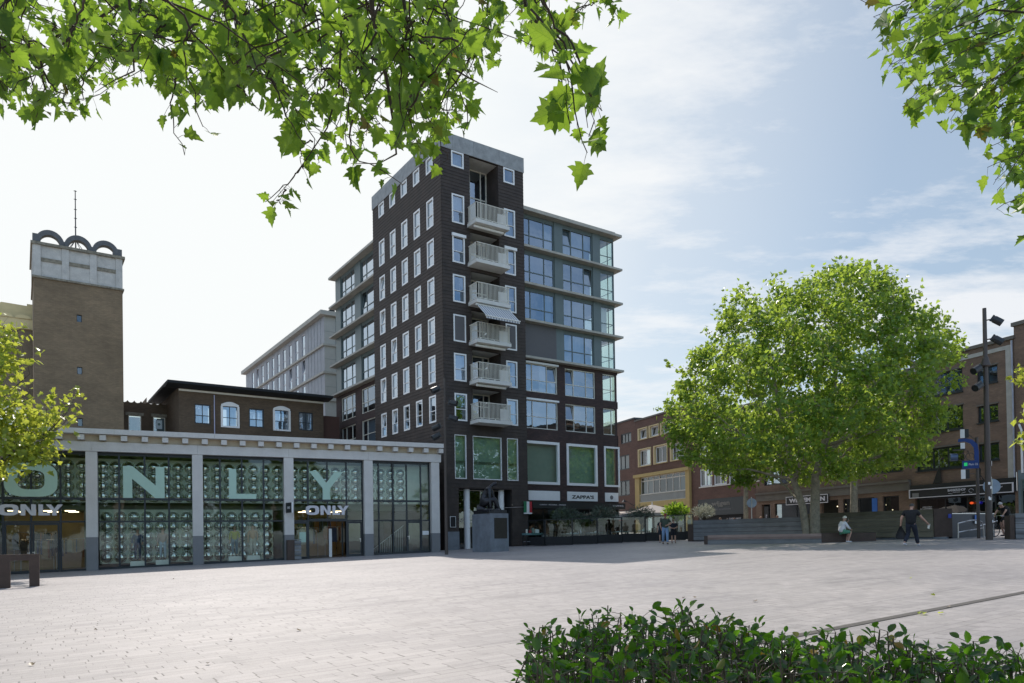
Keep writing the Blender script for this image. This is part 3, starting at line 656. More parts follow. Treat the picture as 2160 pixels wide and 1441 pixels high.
# silver bubble displays standing behind the glass
def bubbles(x0, x1, rows, y, name='bubble_display'):
    zlo, zhi = rows[-1]-.33, rows[0]+.42
    o = MB().box(x0, x1, y, y+.04, zlo, zhi).obj(name, M['mirrorback'], shop)
    d = MB(); n = int((x1-x0)/.615); st = (x1-x0)/n
    for z in rows:
        for i in range(n):
            cx = x0+st*(i+.5); prof = [(.285, 0), (.27, .10), (.21, .19), (.12, .25), (.02, .272)]
            i0 = len(d.v); d.lathe(prof, (0, 0, 0), 14)
            for k in range(i0, len(d.v)): a, b, c = d.v[k]; d.v[k] = (cx+a, y-c, z+b)
            i0 = len(d.v); d.lathe([(.30, 0), (.315, .02), (.33, 0)], (0, 0, 0), 14)
            for k in range(i0, len(d.v)): a, b, c = d.v[k]; d.v[k] = (cx+a, y-.001-c, z+b)
    d.obj('mirror_domes', M['mirror'], o, smooth=True); return o
UR = [5.72, 5.17, 4.62, 4.07]; LR = [2.95, 2.39, 1.83, 1.27, .72]
BY = 1.35
for a, b in ((-28.9, -24.6), (-23.9, -19.2), (-18.9, -13.9), (-13.8, -9.1), (-8.8, -4.4), (-4.1, -1.5)): bubbles(a, b, UR, BY)
for a, b in ((-28.9, -24.6), (-18.75, -14.1), (-13.65, -9.7)): bubbles(a, b, LR, BY+.15)
MB().box(-1.5, .1, BY, BY+.04, 3.74, 6.2).obj('blank_display', M['mirrorback'], shop)
# interior
m = MB()
m.q((X0, 9, -.5), (.2, 9, -.5), (.2, 9, 6.3), (X0, 9, 6.3)).q((.19, .5, -.5), (.19, 9, -.5), (.19, 9, 6.3), (.19, .5, 6.3)).q((X0+.02, .5, -.5), (X0+.02, 9, -.5), (X0+.02, 9, 6.3), (X0+.02, .5, 6.3))
m.q((X0, .5, 6.3), (.2, .5, 6.3), (.2, 9, 6.3), (X0, 9, 6.3)); m.box(X0, .2, 1.9, 9, 3.35, 3.6)
m.obj('shop_interior', M['room'], shop)
MB().q(*[(x, y, sg(x, y)+.02) for x, y in ((X0, GY), (.2, GY), (.2, 9), (X0, 9))]).obj('shop_floor', M['shopfloor'], shop)
for a, b in ((-8.9, -4.6), (-23.8, -19.6)): MB().box(a, b, 5.2, 5.3, 0, 3.34).obj('warm_partition', M['warmwall'], shop)
MB().box(-4.3, -4.15, .6, 8.8, 0, 3.34).box(-9.15, -9.0, .6, 8.8, 0, 3.34).box(-19.4, -19.25, .6, 8.8, 0, 3.34).obj('side_partition', M['room'], shop)
el = emit('shop_lamp_light', (1, .76, .5), 5)
for x in (-7.6, -5.6, -22.8, -21.2, -20.2):
    for y in (2.2, 3.8):
        MB().box(x-.25, x+.25, y-.06, y+.06, 3.29, 3.34).obj('ceiling_lamp', el, shop)
# garments on rails inside the doors
cols = [(.03,.03,.035), (.42,.30,.18), (.5,.46,.4), (.08,.10,.16), (.3,.12,.06), (.03,.03,.03), (.36,.22,.1), (.10,.13,.22)]
gm = [mk('garment_cloth', c, .9, var=.2) for c in cols]
for (bx, by, n, zt) in ((-7.6, 4.9, 14, 2.6), (-8.4, 2.6, 9, 1.9), (-6.3, 3.2, 8, 1.9), (-23.2, 4.9, 12, 2.2), (-22.6, 3.0, 9, 1.75), (-21.0, 3.6, 8, 1.75)):
    f0 = sg(bx, by)
    rk = MB().tube([(bx, by, f0), (bx, by, f0+zt)], .02, 6).tube([(bx+n*.17, by, f0), (bx+n*.17, by, f0+zt)], .02, 6).tube([(bx, by, f0+zt), (bx+n*.17, by, f0+zt)], .018, 6).mesh('clothes_rail', M['steel'])
    r = put('clothes_rail', rk, None, S.w(0, 0), S.a); tag(r, 'rail of hanging clothes %s' % {-7.6: 'high on the shop wall seen through the open door', -8.4: 'at the left of the open door', -6.3: 'in the middle of the open door', -23.2: 'on the warm wall behind the closed double doors', -22.6: 'behind the left leaf of the double doors', -21.0: 'behind the right leaf of the double doors'}[bx], 'clothes rail', 'clothes rails in the shop')
    for i in range(n):
        x = bx+.1+i*.17; ln = rng.uniform(.7, 1.1); w_ = .07; z = f0+zt-.05; dw = rng.uniform(.2, .26)
        g = MB().prism([(-.06, z), (-dw, z-.13), (-dw*1.1, z-.5), (-dw*.8, z-ln), (dw*.8, z-ln), (dw*1.1, z-.5), (dw, z-.13), (.06, z)], lambda u, v, w: (x+w, by+u*.55, v) if i % 3 else (x+u*.8, by+w, v), -w_/2, w_/2)
        g.obj('garment', rng.choice(gm), r)
# doors
def door(x0, x1, y, zt, name='door', label=None, handle=None, rot=0):
    zb = sg((x0+x1)/2, GY)+.02; w = x1-x0
    o = MB().box(0, .09, -.03, .03, 0, zt-zb).box(w-.09, w, -.03, .03, 0, zt-zb).box(.09, w-.09, -.03, .03, 0, .12).box(.09, w-.09, -.03, .03, zt-zb-.11, zt-zb).obj(name, M['navyframe'], shop, (x0, y, zb), (0, 0, rot))
    MB().q((.09, 0, .12), (w-.09, 0, .12), (w-.09, 0, zt-zb-.11), (.09, 0, zt-zb-.11)).obj('pane', M['shopglass'], o)
    if handle is not None: MB().box(handle-.015, handle+.015, -.09, -.06, .85, 1.1).box(handle-.1, handle+.02, -.088, -.062, 1.02, 1.05).box(handle-.012, handle+.012, -.06, -.03, .9, .93).box(handle-.012, handle+.012, -.06, -.03, 1.04, 1.07).obj('handle', M['steel'], o)
    if label: o['label'] = label
    return o
door(-22.9, -21.72, GY, 2.62, handle=1.08); door(-21.70, -20.5, GY, 2.62, handle=.1)
door(-8.72, -7.86, GY-.02, 2.62); door(-5.5, -4.6, GY+.02, 2.62, handle=.8); door(-1.72, -.8, GY, 2.62, label='staff door in dark frame at the right end of the glass', handle=.1)
door(-5.62, -4.75, GY+.9, 2.62, rot=rad(75))
for x in (-6.42,): MB().box(x-.09, x+.09, GY+.5, GY+.58, sg(x)+.02, sg(x)+1.75).obj('security_gate', M['white'], shop)
MB().box(-7.75, -5.5, GY-.07, GY+.1, 2.66, 2.80).obj('door_operator', M['navyframe'], shop)
MB().box(-.72, -.3, GY-.055, GY-.045, 1.75, 2.0).obj('notice', M['white'], shop)
MB().box(-7.35-1.0, -7.35-.62, GY-.04, GY-.03, 1.4, 2.0).obj('door_sticker', M['mint'], shop)
# stairs rail seen behind the last bay
m = MB()
for i in range(16): x = -3.3+i*.12; m.box(x-.012, x+.012, 2.2, 2.22, sg(x)+.1, sg(x)+.35+i*.09)
m.tube([(-3.4, 2.21, sg(-3.4)+.35), (-1.4, 2.21, sg(-1.4)+1.8)], .025, 6); m.obj('stair_railing', M['white'], shop)
MB().box(-4.0, -.1, 4.4, 4.5, 0, 3.4).obj('stair_wall', M['room'], shop)
MB().box(-2.6, -1.9, 2.6, 2.7, sg(-2), 2.6).obj('brick_pier', M['redbrown'], shop)
# lettering
def letter(ch, w, h, s):
    if ch == 'N': return [[(0,0),(0,h),(s*1.05,h),(w-s,h*.40),(w-s,h),(w,h),(w,0),(w-s*1.05,0),(s,h*.60),(s,0)]]
    if ch == 'L': return [[(0,0),(0,h),(s,h),(s,s*.72),(w,s*.72),(w,0)]]
    if ch == 'Y': return [[(w/2-s/2,0),(w/2-s/2,h*.40),(0,h),(s*1.15,h),(w/2,h*.60),(w-s*1.15,h),(w,h),(w/2+s/2,h*.40),(w/2+s/2,0)]]
    out = []; k = 40
    def se(a, b, t, e): c_, s_ = math.cos(t), math.sin(t); return (w/2+a*math.copysign(abs(c_)**e, c_), h/2+b*math.copysign(abs(s_)**e, s_))
    for i in range(k):
        t0, t1 = 2*math.pi*i/k, 2*math.pi*(i+1)/k
        out.append([se(w/2, h/2, t0, .62), se(w/2, h/2, t1, .62), se(w/2-s*1.15, h/2-s*.75, t1, .62), se(w/2-s*1.15, h/2-s*.75, t0, .62)])
    return out
def word(parent, items, y0, y1, mat, name):
    for ch, x, w, zb, h, s in items:
        m = MB()
        for pg in letter(ch, w, h, s): m.prism([(x+a, zb+b) for a, b in pg], lambda u, v, q_: (u, q_, v), y0, y1)
        m.obj(name, mat, parent)
word(shop, [('O', -22.9, 2.34, 3.97, 1.74, .5), ('N', -17.55, 2.02, 3.95, 1.72, .44), ('L', -12.22, 1.48, 3.95, 1.70, .40), ('Y', -7.75, 2.02, 3.95, 1.68, .44)], GY-.062, GY-.056, M['mint'], 'window_letter')
def only(x, wtot, zb, h):
    k = wtot/2.74
    word(shop, [('O', x, .84*k, zb, h, .2*k), ('N', x+.93*k, .66*k, zb, h, .2*k), ('L', x+1.70*k, .5*k, zb, h, .2*k), ('Y', x+2.02*k, .76*k, zb, h, .2*k)], GY-.2, GY-.08, M['signgrey'], 'sign_letter')
only(-23.1, 2.74, 3.0, .57); only(-7.98, 2.52, 3.02, .56)
o = MB().box(-.04, .04, -.78, 0, 0, .58).obj('projecting_sign', M['black'], shop, (-9.12, -.02, 3.13), (0, 0, rad(16)))
MB().box(-.042, .042, -.80, -.781, -.01, .59).obj('sign_edge', M['white'], o)
t = text(o, 'ONLY', M['white'], .2, .62, .22, .36, 0, .006, .03); t.rotation_euler = (0, 0, rad(-90)); t.location = (-.042, 0, 0)
# bins and plinths by the door
bx = S.w(-8.75, -.35); m = MB()
b = thing('litter_bin', 'small dark litter bin with grey slatted front by the open shop door', 'bin', (bx.x, bx.y, gz(bx.x, bx.y)), S.a)
MB().box(-.42, -.02, -.2, .2, 0, 1.16).obj('bin_body', M['corten'], b)
m = MB()
for i in range(5): m.box(-.01, .36, -.21, .19, .04+i*.22, .23+i*.22)
m.box(-.03, .38, -.18, .16, 1.145, 1.19); m.obj('slat_panel', M['greyplank'], b)
# ------------------------------------------------------------------ cinema tower and its neighbour
T = Fr(-29.785, 56, 34.12)
tw = thing('brick_tower', 'square yellow brown brick tower with white stone crown and three dark arches on top', 'tower', T.o, T.a)
wz = [(18.13, 18.68), (14.2, 14.76), (10.3, 10.9)]
m = MB(); m.wall(XF(), -5.75, 0, 0, 21.0, [(-3.07, -2.73, a, b) for a, b in wz], .15); m.wall(XR(0), 0, 6, 0, 21.0); m.wall(XL(-5.75), 0, 6, 0, 21.0); m.q((-5.75, 6, 0), (0, 6, 0), (0, 6, 21), (-5.75, 6, 21))
m.obj('tower_wall', M['tower'], tw)
for a, b in wz:
    window(tw, .34, b-a, (-3.07, .1, a), 0, edge=.04, mats=M['black'], gl=M['darkglass'])
m = MB().box(-5.72, -.03, .03, 5.97, 21.12, 23.4)
for x in (-5.75, -3.98, -2.18, -.45):
    w_ = .45; m.box(x, x+w_, -.06, .02, 21.12, 23.4)
    m.box(-5.81, -5.73, (x+5.75), (x+5.75)+w_, 21.12, 23.4)
m.obj('stone_crown', M['towerwhite'], tw)
m = MB().box(-5.85, .1, -.12, 6.1, 20.98, 21.118).box(-5.92, .17, -.18, 6.15, 23.402, 23.6)
for a, b in ((-5.28, -3.99), (-3.52, -2.19), (-1.72, -.46)): m.box(a, b, -.05, .02, 22.25, 22.5); 
for a, b in ((.47, 1.76), (2.24, 3.56), (4.04, 5.3)): m.box(-5.79, -5.73, a, b, 22.25, 22.5)
m.obj('stone_band', M['mossy'], tw)
m = MB()
for k, c in enumerate((-4.72, -2.92, -1.12)):
    n_ = 18; pts = [(c+.93*math.cos(math.pi*i/n_), 23.6+1.02*math.sin(math.pi*i/n_)) for i in range(n_+1)]; inn = [(c+.64*math.cos(math.pi*i/n_), 23.6+.66*math.sin(math.pi*i/n_)) for i in range(n_+1)]
    for i in range(n_): m.prism([pts[i], pts[i+1], inn[i+1], inn[i]], lambda u, v, w: (u, w, v), -.05, .5)
m.box(-5.80, -5.3, -.04, .49, 23.602, 24.2).box(-.62, -.02, -.04, .49, 23.602, 24.15)
for c in (-3.82, -2.02): m.box(c-.28, c+.28, -.045, .495, 23.602, 23.95)
m.obj('arch_crest', M['archgrey'], tw)
m = MB(); z0 = 23.6; mx, my = -2.92, 2.9
m.tube([(mx, my, z0), (mx, my, 29.2)], [.06, .035], 6)
for z in (25.6, 26.3, 27.0, 27.7, 28.5, 29.15): m.tube([(mx-.1, my, z), (mx+.1, my, z)], .03, 5)
for q_ in ((.9, .6), (-.9, .6), (.9, -.9), (-.9, -.9)): m.tube([(mx, my, 25.3), (mx+q_[0], my+q_[1], z0)], .025, 5)
for s_ in (-1, 1): m.tube([(mx, my, 25.4), (mx+.22*s_, my, 25.3), (mx+.26*s_, my, 25.12), (mx+.1*s_, my, 25.05)], .025, 5)
m.obj('mast', M['black'], tw)
nb = thing('brick_cinema', 'brown brick building with cream scalloped cornice and gable left of the brick tower', 'building', T.w(-5.8, 1.0), T.a)
m = MB(); m.wall(XF(), -16, -.01, 0, 17.3, [(-2.3, -1.0, 9.0, 11.0)], .2); m.obj('wall', M['tower'], nb)
m = MB().box(-16, -.01, -.12, .3, 17.3, 18.05)
for i in range(14):
    c = -.6-i*1.1
    for zc, rr in ((18.06, .5), (17.32, .45)):
        pts = [(c+rr*math.cos(math.pi*k/10), zc+rr*.55*math.sin(math.pi*k/10)) for k in range(11)]
        m.prism(pts, lambda u, v, w: (u, w, v), -.2, .1 if zc > 17.5 else -.121)
m.obj('cornice', M['ochrepale'], nb)
MB().prism([(-7, 18.06), (-3.2, 18.06), (-.01, 18.06), (-.01, 19.3), (-.35, 19.3), (-.35, 19.15), (-1.9, 19.2), (-2.9, 18.5), (-7, 18.3)], lambda u, v, w: (u, w, v), .3, .8).obj('gable', M['ochrepale'], nb)
MB().prism([(-3.6, 11.05), (-.7, 11.05), (-.7, 11.5), (-1.3, 11.5), (-2.2, 11.95), (-3.6, 12.1)], lambda u, v, w: (u, w, v), -.15, .05).obj('window_hood', M['offwhite'], nb)
window(nb, 1.3, 2.0, (-2.3, .1, 9.0), 0, (1, 1), (1,), mats=M['black'], gl=M['darkglass'])
# ------------------------------------------------------------------ low brick building behind the shop
Lf = Fr(-25.96, 57, 34.12)
lb = thing('brick_building', 'low brown brick building with black overhanging roof behind the shop pavilion', 'building', Lf.o, Lf.a)
LWn = [(1.12, 2.32, 10.92, 12.5, 0), (3.15, 4.48, 10.82, 12.62, 1), (5.31, 6.52, 10.95, 12.5, 0), (7.32, 8.68, 10.84, 12.66, 1), (9.45, 10.69, 10.97, 12.55, 0)]
m = MB(); m.wall(XF(), 0, 11.63, 0, 13.75, [w_[:4] for w_ in LWn], .2); m.wall(XL(0), 0, 9, 0, 13.75); m.wall(XL(-1.5), 6.0, 9, 0, 13.75); m.obj('wall', M['lowbrick'], lb)
for a, b, z0, z1, arch in LWn:
    window(lb, b-a, z1-z0, (a, .1, z0), 0, (1, 1), (.42, .58), .05, .09, .03 if not arch else -.02, .09, mats=M['navyframe'], gl=M['glass'], curtain=(.08, .92, .03, .45, M['curtain']) if a > 4 and a < 9 else (.35, .9, .03, .95, M['curtain']))
    if arch:
        n_ = 10; w2 = b-a
        top = [(a-.02+(w2+.04)*i/n_, z1-.1+.22*math.sin(math.pi*i/n_)) for i in range(n_+1)]
        m = MB()
        m.box(a-.06, a+.1, -.06, .1, z0-.05, z1-.12).box(b-.1, b+.06, -.06, .1, z0-.05, z1-.12).box(a+.1, b-.1, -.06, .1, z0-.05, z0+.08)
        for i in range(n_): m.prism([(top[i][0], z1-.12), (top[i+1][0], z1-.12), (top[i+1][0], top[i+1][1]+.12), (top[i][0], top[i][1]+.12)], lambda u, v, w: (u, w, v), -.06, .1)
        m.obj('stone_surround', M['white'], lb)
MB().box(-.03, 11.65, -.06, 0, 13.42, 13.56).obj('white_band', M['offwhite'], lb)
m = MB(); m.prism([(-1.2, 13.76), (-1.2, 13.96), (.6, 13.98), (.6, 13.7), (0, 13.62)], lambda u, v, w: (w, u, v), -1.0, 12.1)
m.box(-1.0, 12.1, .6, 9, 13.76, 13.98); m.obj('roof', M['roofblack'], lb)
MB().tube([(2.6, -.06, 9.5), (2.6, -.06, 13.3)], .045, 8).obj('downpipe', mk('lilac_pipe', (.42,.42,.55), .4), lb)
MB().box(11.64, 13.2, .35, 8, 0, 12.45).obj('rust_red_bay', M['redbrown'], lb)
K = Fr(-31.76, 60, 34.12)
lk = thing('link_building', 'dark brick link wall with scalloped top between brick tower and black roofed building', 'building', K.o, K.a)
m = MB(); m.wall(XF(), -1.5, 6, 0, 13.1, [(.2, 1.15, 9.3, 12.1), (2.05, 2.98, 9.3, 12.12)], .15)
m.obj('wall', M['lowbrick'], lk)
m = MB()
for i in range(14):
    c = -1.1+i*.5; m.prism([(c-.25, 13.1), (c+.25, 13.1), (c+.25, 13.34), (c+.14, 13.2), (c, 13.16), (c-.14, 13.2), (c-.25, 13.34)], lambda u, v, w: (u, w, v), 0, .3)
m.obj('scalloped_top', M['lowbrick'], lk)
MB().box(.0, 1.35, -.06, .02, 12.1, 12.35).box(1.9, 3.15, -.06, .02, 12.12, 12.37).obj('lintel', M['mossy'], lk)
pb = mk('pale_blue_board', (.10,.14,.20), .5)
for a, b in ((.2, 1.15), (2.05, 2.98)):
    w_ = window(lk, b-a, 2.8, (a, .03, 9.3), 0, edge=.06, mats=M['offwhite'], gl=M['glassgreen']); MB().q((.06, .12, .1), (b-a-.06, .12, .1), (b-a-.06, .12, 2.7), (.06, .12, 2.7)).obj('blue_board', pb, w_)
o = MB().box(2.28, 2.74, -.012, .0, 11.1, 11.85).obj('poster', mk('poster_paper', (.6,.7,.75), .6), lk); MB().lathe([(.11, 0), (.11, .004), (.075, .004)], (0, 0, 0), 12).obj('poster_print', M['teal'], o, (2.5, -.013, 11.5), (rad(90), 0, 0))
# ------------------------------------------------------------------ grey building beyond
G = Fr(-19.34, 76, 34.12)
gb = thing('grey_building', 'long grey clad apartment block with rows of tall windows far behind the dark tower', 'building', G.o, G.a)
FL = [(22.15, 24.7), (19.3, 21.85), (16.4, 18.95)]
m = MB(); wn = []
for i in range(10): wn.append((6.25+i*2.37, 7.35+i*2.37))
m.wall(XL(0), 0, 31.7, 0, 25.0, [(a, b, z0+.02, z1-.06) for a, b in wn for z0, z1 in FL], .2); m.obj('wall', M['greycladding'], gb)
m = MB()
for i in range(5): m.box(-.02, -.004, 1.1+i*1.0, 1.115+i*1.0, 16, 25)
m.obj('panel_joints', M['greygreen'], gb)
MB().wall(XF(-.02), 0, 8, 0, 25.0).obj('end_wall', M['beigecladding'], gb)
m = MB().box(-.55, 8, -.5, 32.2, 25.01, 25.45)
for z in (22.0, 19.1, 16.2): m.box(-.22, 8, -.2, 31.8, z-.14, z+.08)
m.obj('ledge', M['ledge'], gb)
m = MB().box(1.2, 1.23, -.035, -.022, 16.5, 25)
for z in (23.4, 20.5, 17.6): m.box(0, 5, -.035, -.022, z, z+.02)
m.obj('panel_joints', M['greygreen'], gb)
for i, (a, b) in enumerate(wn):
    for k, (z0, z1) in enumerate(FL):
        window(gb, 1.1, z1-z0-.08, (.05, b, z0+.02), LEFT, (1,), (.38, .62), .06, .06, .02, .06, mats=M['signgrey'], gl=M['glassside'], tilt=(0, 1) if (i, k) in ((0, 1), (2, 1), (8, 0)) else None)
MB().q((2.5, .5, 12), (2.5, 31, 12), (2.5, 31, 25), (2.5, .5, 25)).obj('interior', M['room'], gb)
MB().prism([(0, 25.46), (.8, 25.46), (.8, 26.2)], lambda u, v, w: (u+.3, w, v), -.2, .6).obj('roof_hatch', M['roofblack'], gb)
# ------------------------------------------------------------------ the row of brick shops on the right
B = Fr(33.2275, 48, -68.5)
def rowb(name, label, x):
    p = B.w(x, 0); return thing(name, label, 'building', p, B.a)
# barber shop building (local x from -7.72 to .12, shifted so that x=0 is its right end)
bb = rowb('barber_building', 'brown brick building with big dark windows above a black barbershop sign', 0)
m = MB()
BH = [(-7.3, -3.5, 11.36, 13.0), (-7.3, -3.5, 8.72, 10.4), (-7.3, -3.5, 6.0, 7.58), (-2.45, -1.0, 11.52, 12.68), (-2.45, -1.0, 8.9, 10.05), (-2.45, -1.0, 6.25, 7.43), (-7.5, 0, 0, 4.0)]
m.wall(XF(), -7.72, .12, 0, 13.55, BH, .25); m.wall(XF(.02), -7.72, .12, 13.55, 14.1); m.wall(XR(.12), 0, 8, 13, 14.3); m.obj('wall', M['rowbrick'], bb)
MB().box(-7.72, .2, -.12, 8, 14.1, 14.32).obj('roof_coping', M['rowgrey'], bb)
m = MB().box(-7.72, -.40, -.05, -.004, 13.5, 13.76).box(-.40, -.02, -.06, -.003, 4.95, 13.76); m.obj('pale_frame', mk('pale_band', (.40,.38,.34), .8), bb)
MB().tube([(.05, -.1, 4.9), (.05, -.1, 14.0)], .055, 8).obj('downpipe', mk('grey_pipe', (.34,.36,.42), .4), bb)
for a, b, c, d in BH[:3]:
    window(bb, b-a, d-c, (a, .1, c), 0, (1, 1, 1), (1,), .1, .13, -.02, .1, mats=M['navyframe'], gl=M['glass'])
    MB().box(a-.05, b+.05, -.06, -.003, d, d+.1).obj('lintel', M['rowgrey'], bb); MB().box(a-.05, b+.05, -.08, -.003, c-.09, c).obj('sill', M['navyframe'], bb)
for a, b, c, d in BH[3:6]:
    window(bb, b-a, d-c, (a, .1, c), 0, (1, 1), (1,), .08, .11, -.02, .1, mats=M['navyframe'], gl=M['glass'])
    MB().box(a-.05, b+.05, -.06, -.003, d, d+.09).obj('lintel', M['rowgrey'], bb); MB().box(a-.05, b+.05, -.08, -.003, c-.08, c).obj('sill', M['navyframe'], bb)
MB().q((-7.4, 2.5, 5.5), (.1, 2.5, 5.5), (.1, 2.5, 13.4), (-7.4, 2.5, 13.4)).obj('interior', M['dim'], bb)
MB().box(-7.72, .12, -.2, -.004, 4.62, 4.95).obj('black_fascia', M['canopy'], bb)
o = MB().box(-7.68, .1, -.32, -.004, 4.0, 4.61).obj('shop_sign', M['canopy'], bb)
m = MB().box(-7.72, .14, -.36, -.321, 4.56, 4.63).box(-7.72, .14, -.36, -.321, 3.97, 4.03).box(-7.72, -7.64, -.36, -.321, 4.031, 4.559).box(.04, .14, -.36, -.321, 4.031, 4.559); m.obj('sign_border', M['signgrey'], o)
text(o, 'BARBERSHOP', M['signgrey'], -4.55, -3.2, 4.30, 4.47, -.325, .01, .02)
text(o, 'HAIRDRESSER', M['signgrey'], -4.15, -3.6, 4.20, 4.25, -.325, .008, .005)
m = MB()
for xa, za, xb, zb in ((-4.5, 4.17, -4.2, 4.12), (-3.5, 4.12, -3.2, 4.2), (-1.3, 4.2, -.6, 4.42), (-1.32, 4.16, -.62, 4.38)): m.tube([(xa, -.33, za), (xb, -.33, zb)], .012, 4)
m.tube([(-2.8+.17*math.cos(t*.4), -.33, 4.27+.13*math.sin(t*.4)) for t in range(14)], .012, 4); m.obj('sign_tools', M['signgrey'], o)
MB().box(-7.45, -6.9, -.327, -.322, 4.04, 4.35).obj('sign_picture', M['colgrey'], o)
m = MB().q((-7.6, 2.5, 0), (.1, 2.5, 0), (.1, 2.5, 4.2), (-7.6, 2.5, 4.2)).q((-7.7, .3, 3.99), (.1, .3, 3.99), (.1, 2.5, 3.99), (-7.7, 2.5, 3.99)); m.obj('shop_interior', M['blackmatte'], bb)
window(bb, 7.4, 2.9, (-7.45, .2, 1.05), 0, (1.3, 1, 1.2, .8), (1,), .08, .09, 0, .08, mats=M['black'], gl=M['darkglass'], name='shop_window')
text(bb, 'OPEN DAILY', M['signgrey'], -7.0, -6.2, 3.25, 3.33, .16, .006, .03); text(bb, 'CUT & SHAVE BARBERS', M['signgrey'], -7.2, -6.2, 3.12, 3.2, .16, .006, .03)
text(bb, 'BARBERSHOP', M['signgrey'], -3.85, -2.6, 2.62, 2.78, .16, .006, .03)
MB().lathe([(.17, 0), (.17, .03)], (0, 0, 0), 12, sx=.8, sy=.5).obj('neon_lamp', emit('red_neon', (1, .12, .03), .8), bb, (-3.1, .13, 3.42), (rad(90), 0, 0))
MB().lathe([(.11, 0), (.11, .03)], (0, 0, 0), 12).obj('neon_lamp', emit('blue_neon', (.06, .05, 1), .7), bb, (-2.6, .13, 3.42), (rad(90), 0, 0))
m = MB(); m.tube([(-5.9, -.1, 4.9), (-5.3, -.1, 6.3)], .03, 5).prism([(-5.86, 4.98), (-5.2, 5.0), (-5.28, 6.2)], lambda u, v, w: (u, w, v), -.12, -.10); m.obj('banner', M['canopy'], bb)
m = MB(); m.tube([(-2.0, -.1, 4.9), (-2.5, -.9, 6.4)], .03, 5); m.prism([(-2.0, 4.95), (-1.95, 5.7), (-2.5, 6.3)], lambda u, v, w: (u, -.5+w, v), 0, .02); m.obj('banner', M['canopy'], bb)
# next building to the right
rb = rowb('brick_building', 'brown brick building at the right edge of the picture with white drainpipe', .13)
m = MB(); m.wall(XF(.0), .01, 9, 0, 14.9, [(.9, 2.4, 0, 4.6), (1.2, 3.0, 6.0, 7.6)], .2); m.wall(XL(.01), 0, 6, 13, 14.9); m.obj('wall', M['rowbrick'], rb)
MB().box(-.1, 9, -.12, 6, 14.902, 15.15).obj('roof_coping', M['rowgrey'], rb)
MB().tube([(.45, -.12, 5.2), (.45, -.12, 8.0), (.3, -.12, 8.4)], .07, 8).obj('downpipe', M['white'], rb)
MB().box(.15, 3.2, -.1, -.004, 1.3, 5.4).obj('shopfront', mk('blue_grey_front', (.16,.21,.24), .4), rb)
window(rb, 1.9, 3.0, (.35, -.16, 1.8), 0, edge=.1, mats=M['greygreen'], gl=M['glassgreen']); MB().box(.4, 2.1, -.108, -.102, 2.0, 4.2).obj('window_posters', M['blackmatte'], rb)
window(rb, 1.8, 1.6, (1.2, .1, 6.0), 0, mats=M['navyframe'])
# long shop row
sr_ = rowb('shop_building', 'long brown brick shop building with grey frieze behind the big plane tree', -16.2)
x = lambda v: v+16.2
m = MB(); wn = [(x(-24)+i*4.1, x(-24)+3.2+i*4.1) for i in range(4)]
m.wall(XF(), x(-25.2), x(-7.73), 0, 13.6, [(a, b, z, z+1.6) for a, b in wn for z in (6.1, 8.8, 11.4)]+[(x(-24.4), x(-23.2), 0, 4.3), (x(-22.6), x(-17.2), 0, 4.3), (x(-16.8), x(-14.9), 0, 4.3), (x(-14.4), x(-11.2), 0, 4.3), (x(-10.4), x(-8.9), 0, 4.3)], .3); m.obj('wall', M['rowbrick'], sr_)
MB().box(x(-25.2), x(-7.73), -.12, 8, 13.602, 13.9).obj('roof_coping', M['rowgrey'], sr_)
MB().box(x(-25.0), x(-7.8), -.16, -.004, 4.62, 5.25).box(x(-25.0), x(-7.8), -.3, -.004, 5.252, 5.42).obj('frieze', M['rowgrey'], sr_)
for a, b in wn:
    for z in (6.1, 8.8, 11.4): window(sr_, b-a, 1.6, (a, .1, z), 0, (1, 1, 1), (1,), .09, .12, -.02, .1, mats=M['navyframe'], gl=M['glass'])
for a, b in ((-22.6, -17.2), (-14.4, -11.2), (-10.4, -8.9)):
    window(sr_, b-a, 3.2, (x(a), .15, 1.1), 0, (1, 1) if b-a > 2 else (1,), (1,), .07, .08, 0, .08, mats=M['black'], gl=M['darkglass'], name='shop_window')
m = MB().q((x(-25), 3, 0), (x(-7.8), 3, 0), (x(-7.8), 3, 13.4), (x(-25), 3, 13.4)); m.box(x(-25), x(-7.8), .3, 3, 4.35, 4.5); m.obj('interior', M['dim'], sr_)
m = MB()
r2 = random.Random(5)
for i in range(26): m.ball((x(r2.uniform(-19.5, -9.5)), r2.uniform(1.2, 2.6), r2.uniform(3.0, 4.2)), .05, .05, .05, 6)
m.obj('shop_lamp', emit('shop_spot', (1, .8, .5), 3), sr_)
MB().box(x(-11.4), x(-10.9), -.04, -.004, 1.3, 4.2).obj('blue_banner', mk('blue_banner', (.02,.12,.42), .6), sr_)
MB().box(x(-24.1), x(-23.5), .05, .08, 1.3, 4.1).obj('door_banner', M['canopy'], sr_)
t = text(sr_, 'JUPPI', M['signgrey'], 0, 1.4, 0, .22, 0, .006, .02, loc=(x(-23.65), .04, 1.9), rot=(0, rad(-90), 0))
o = MB().box(x(-20.8), x(-15.75), -.26, -.163, 4.08, 4.84).obj('shop_sign', M['canopy'], sr_)
m = MB(); a, b = x(-20.8), x(-15.75); m.box(a, b, -.28, -.261, 4.78, 4.84).box(a, b, -.28, -.261, 4.08, 4.14).box(a, a+.06, -.28, -.261, 4.141, 4.779).box(b-.06, b, -.28, -.261, 4.141, 4.779); m.obj('sign_border', M['signgrey'], o)
text(o, 'WILLEMANN', M['signgrey'], x(-20.4), x(-16.1), 4.27, 4.65, -.262, .012, .05)
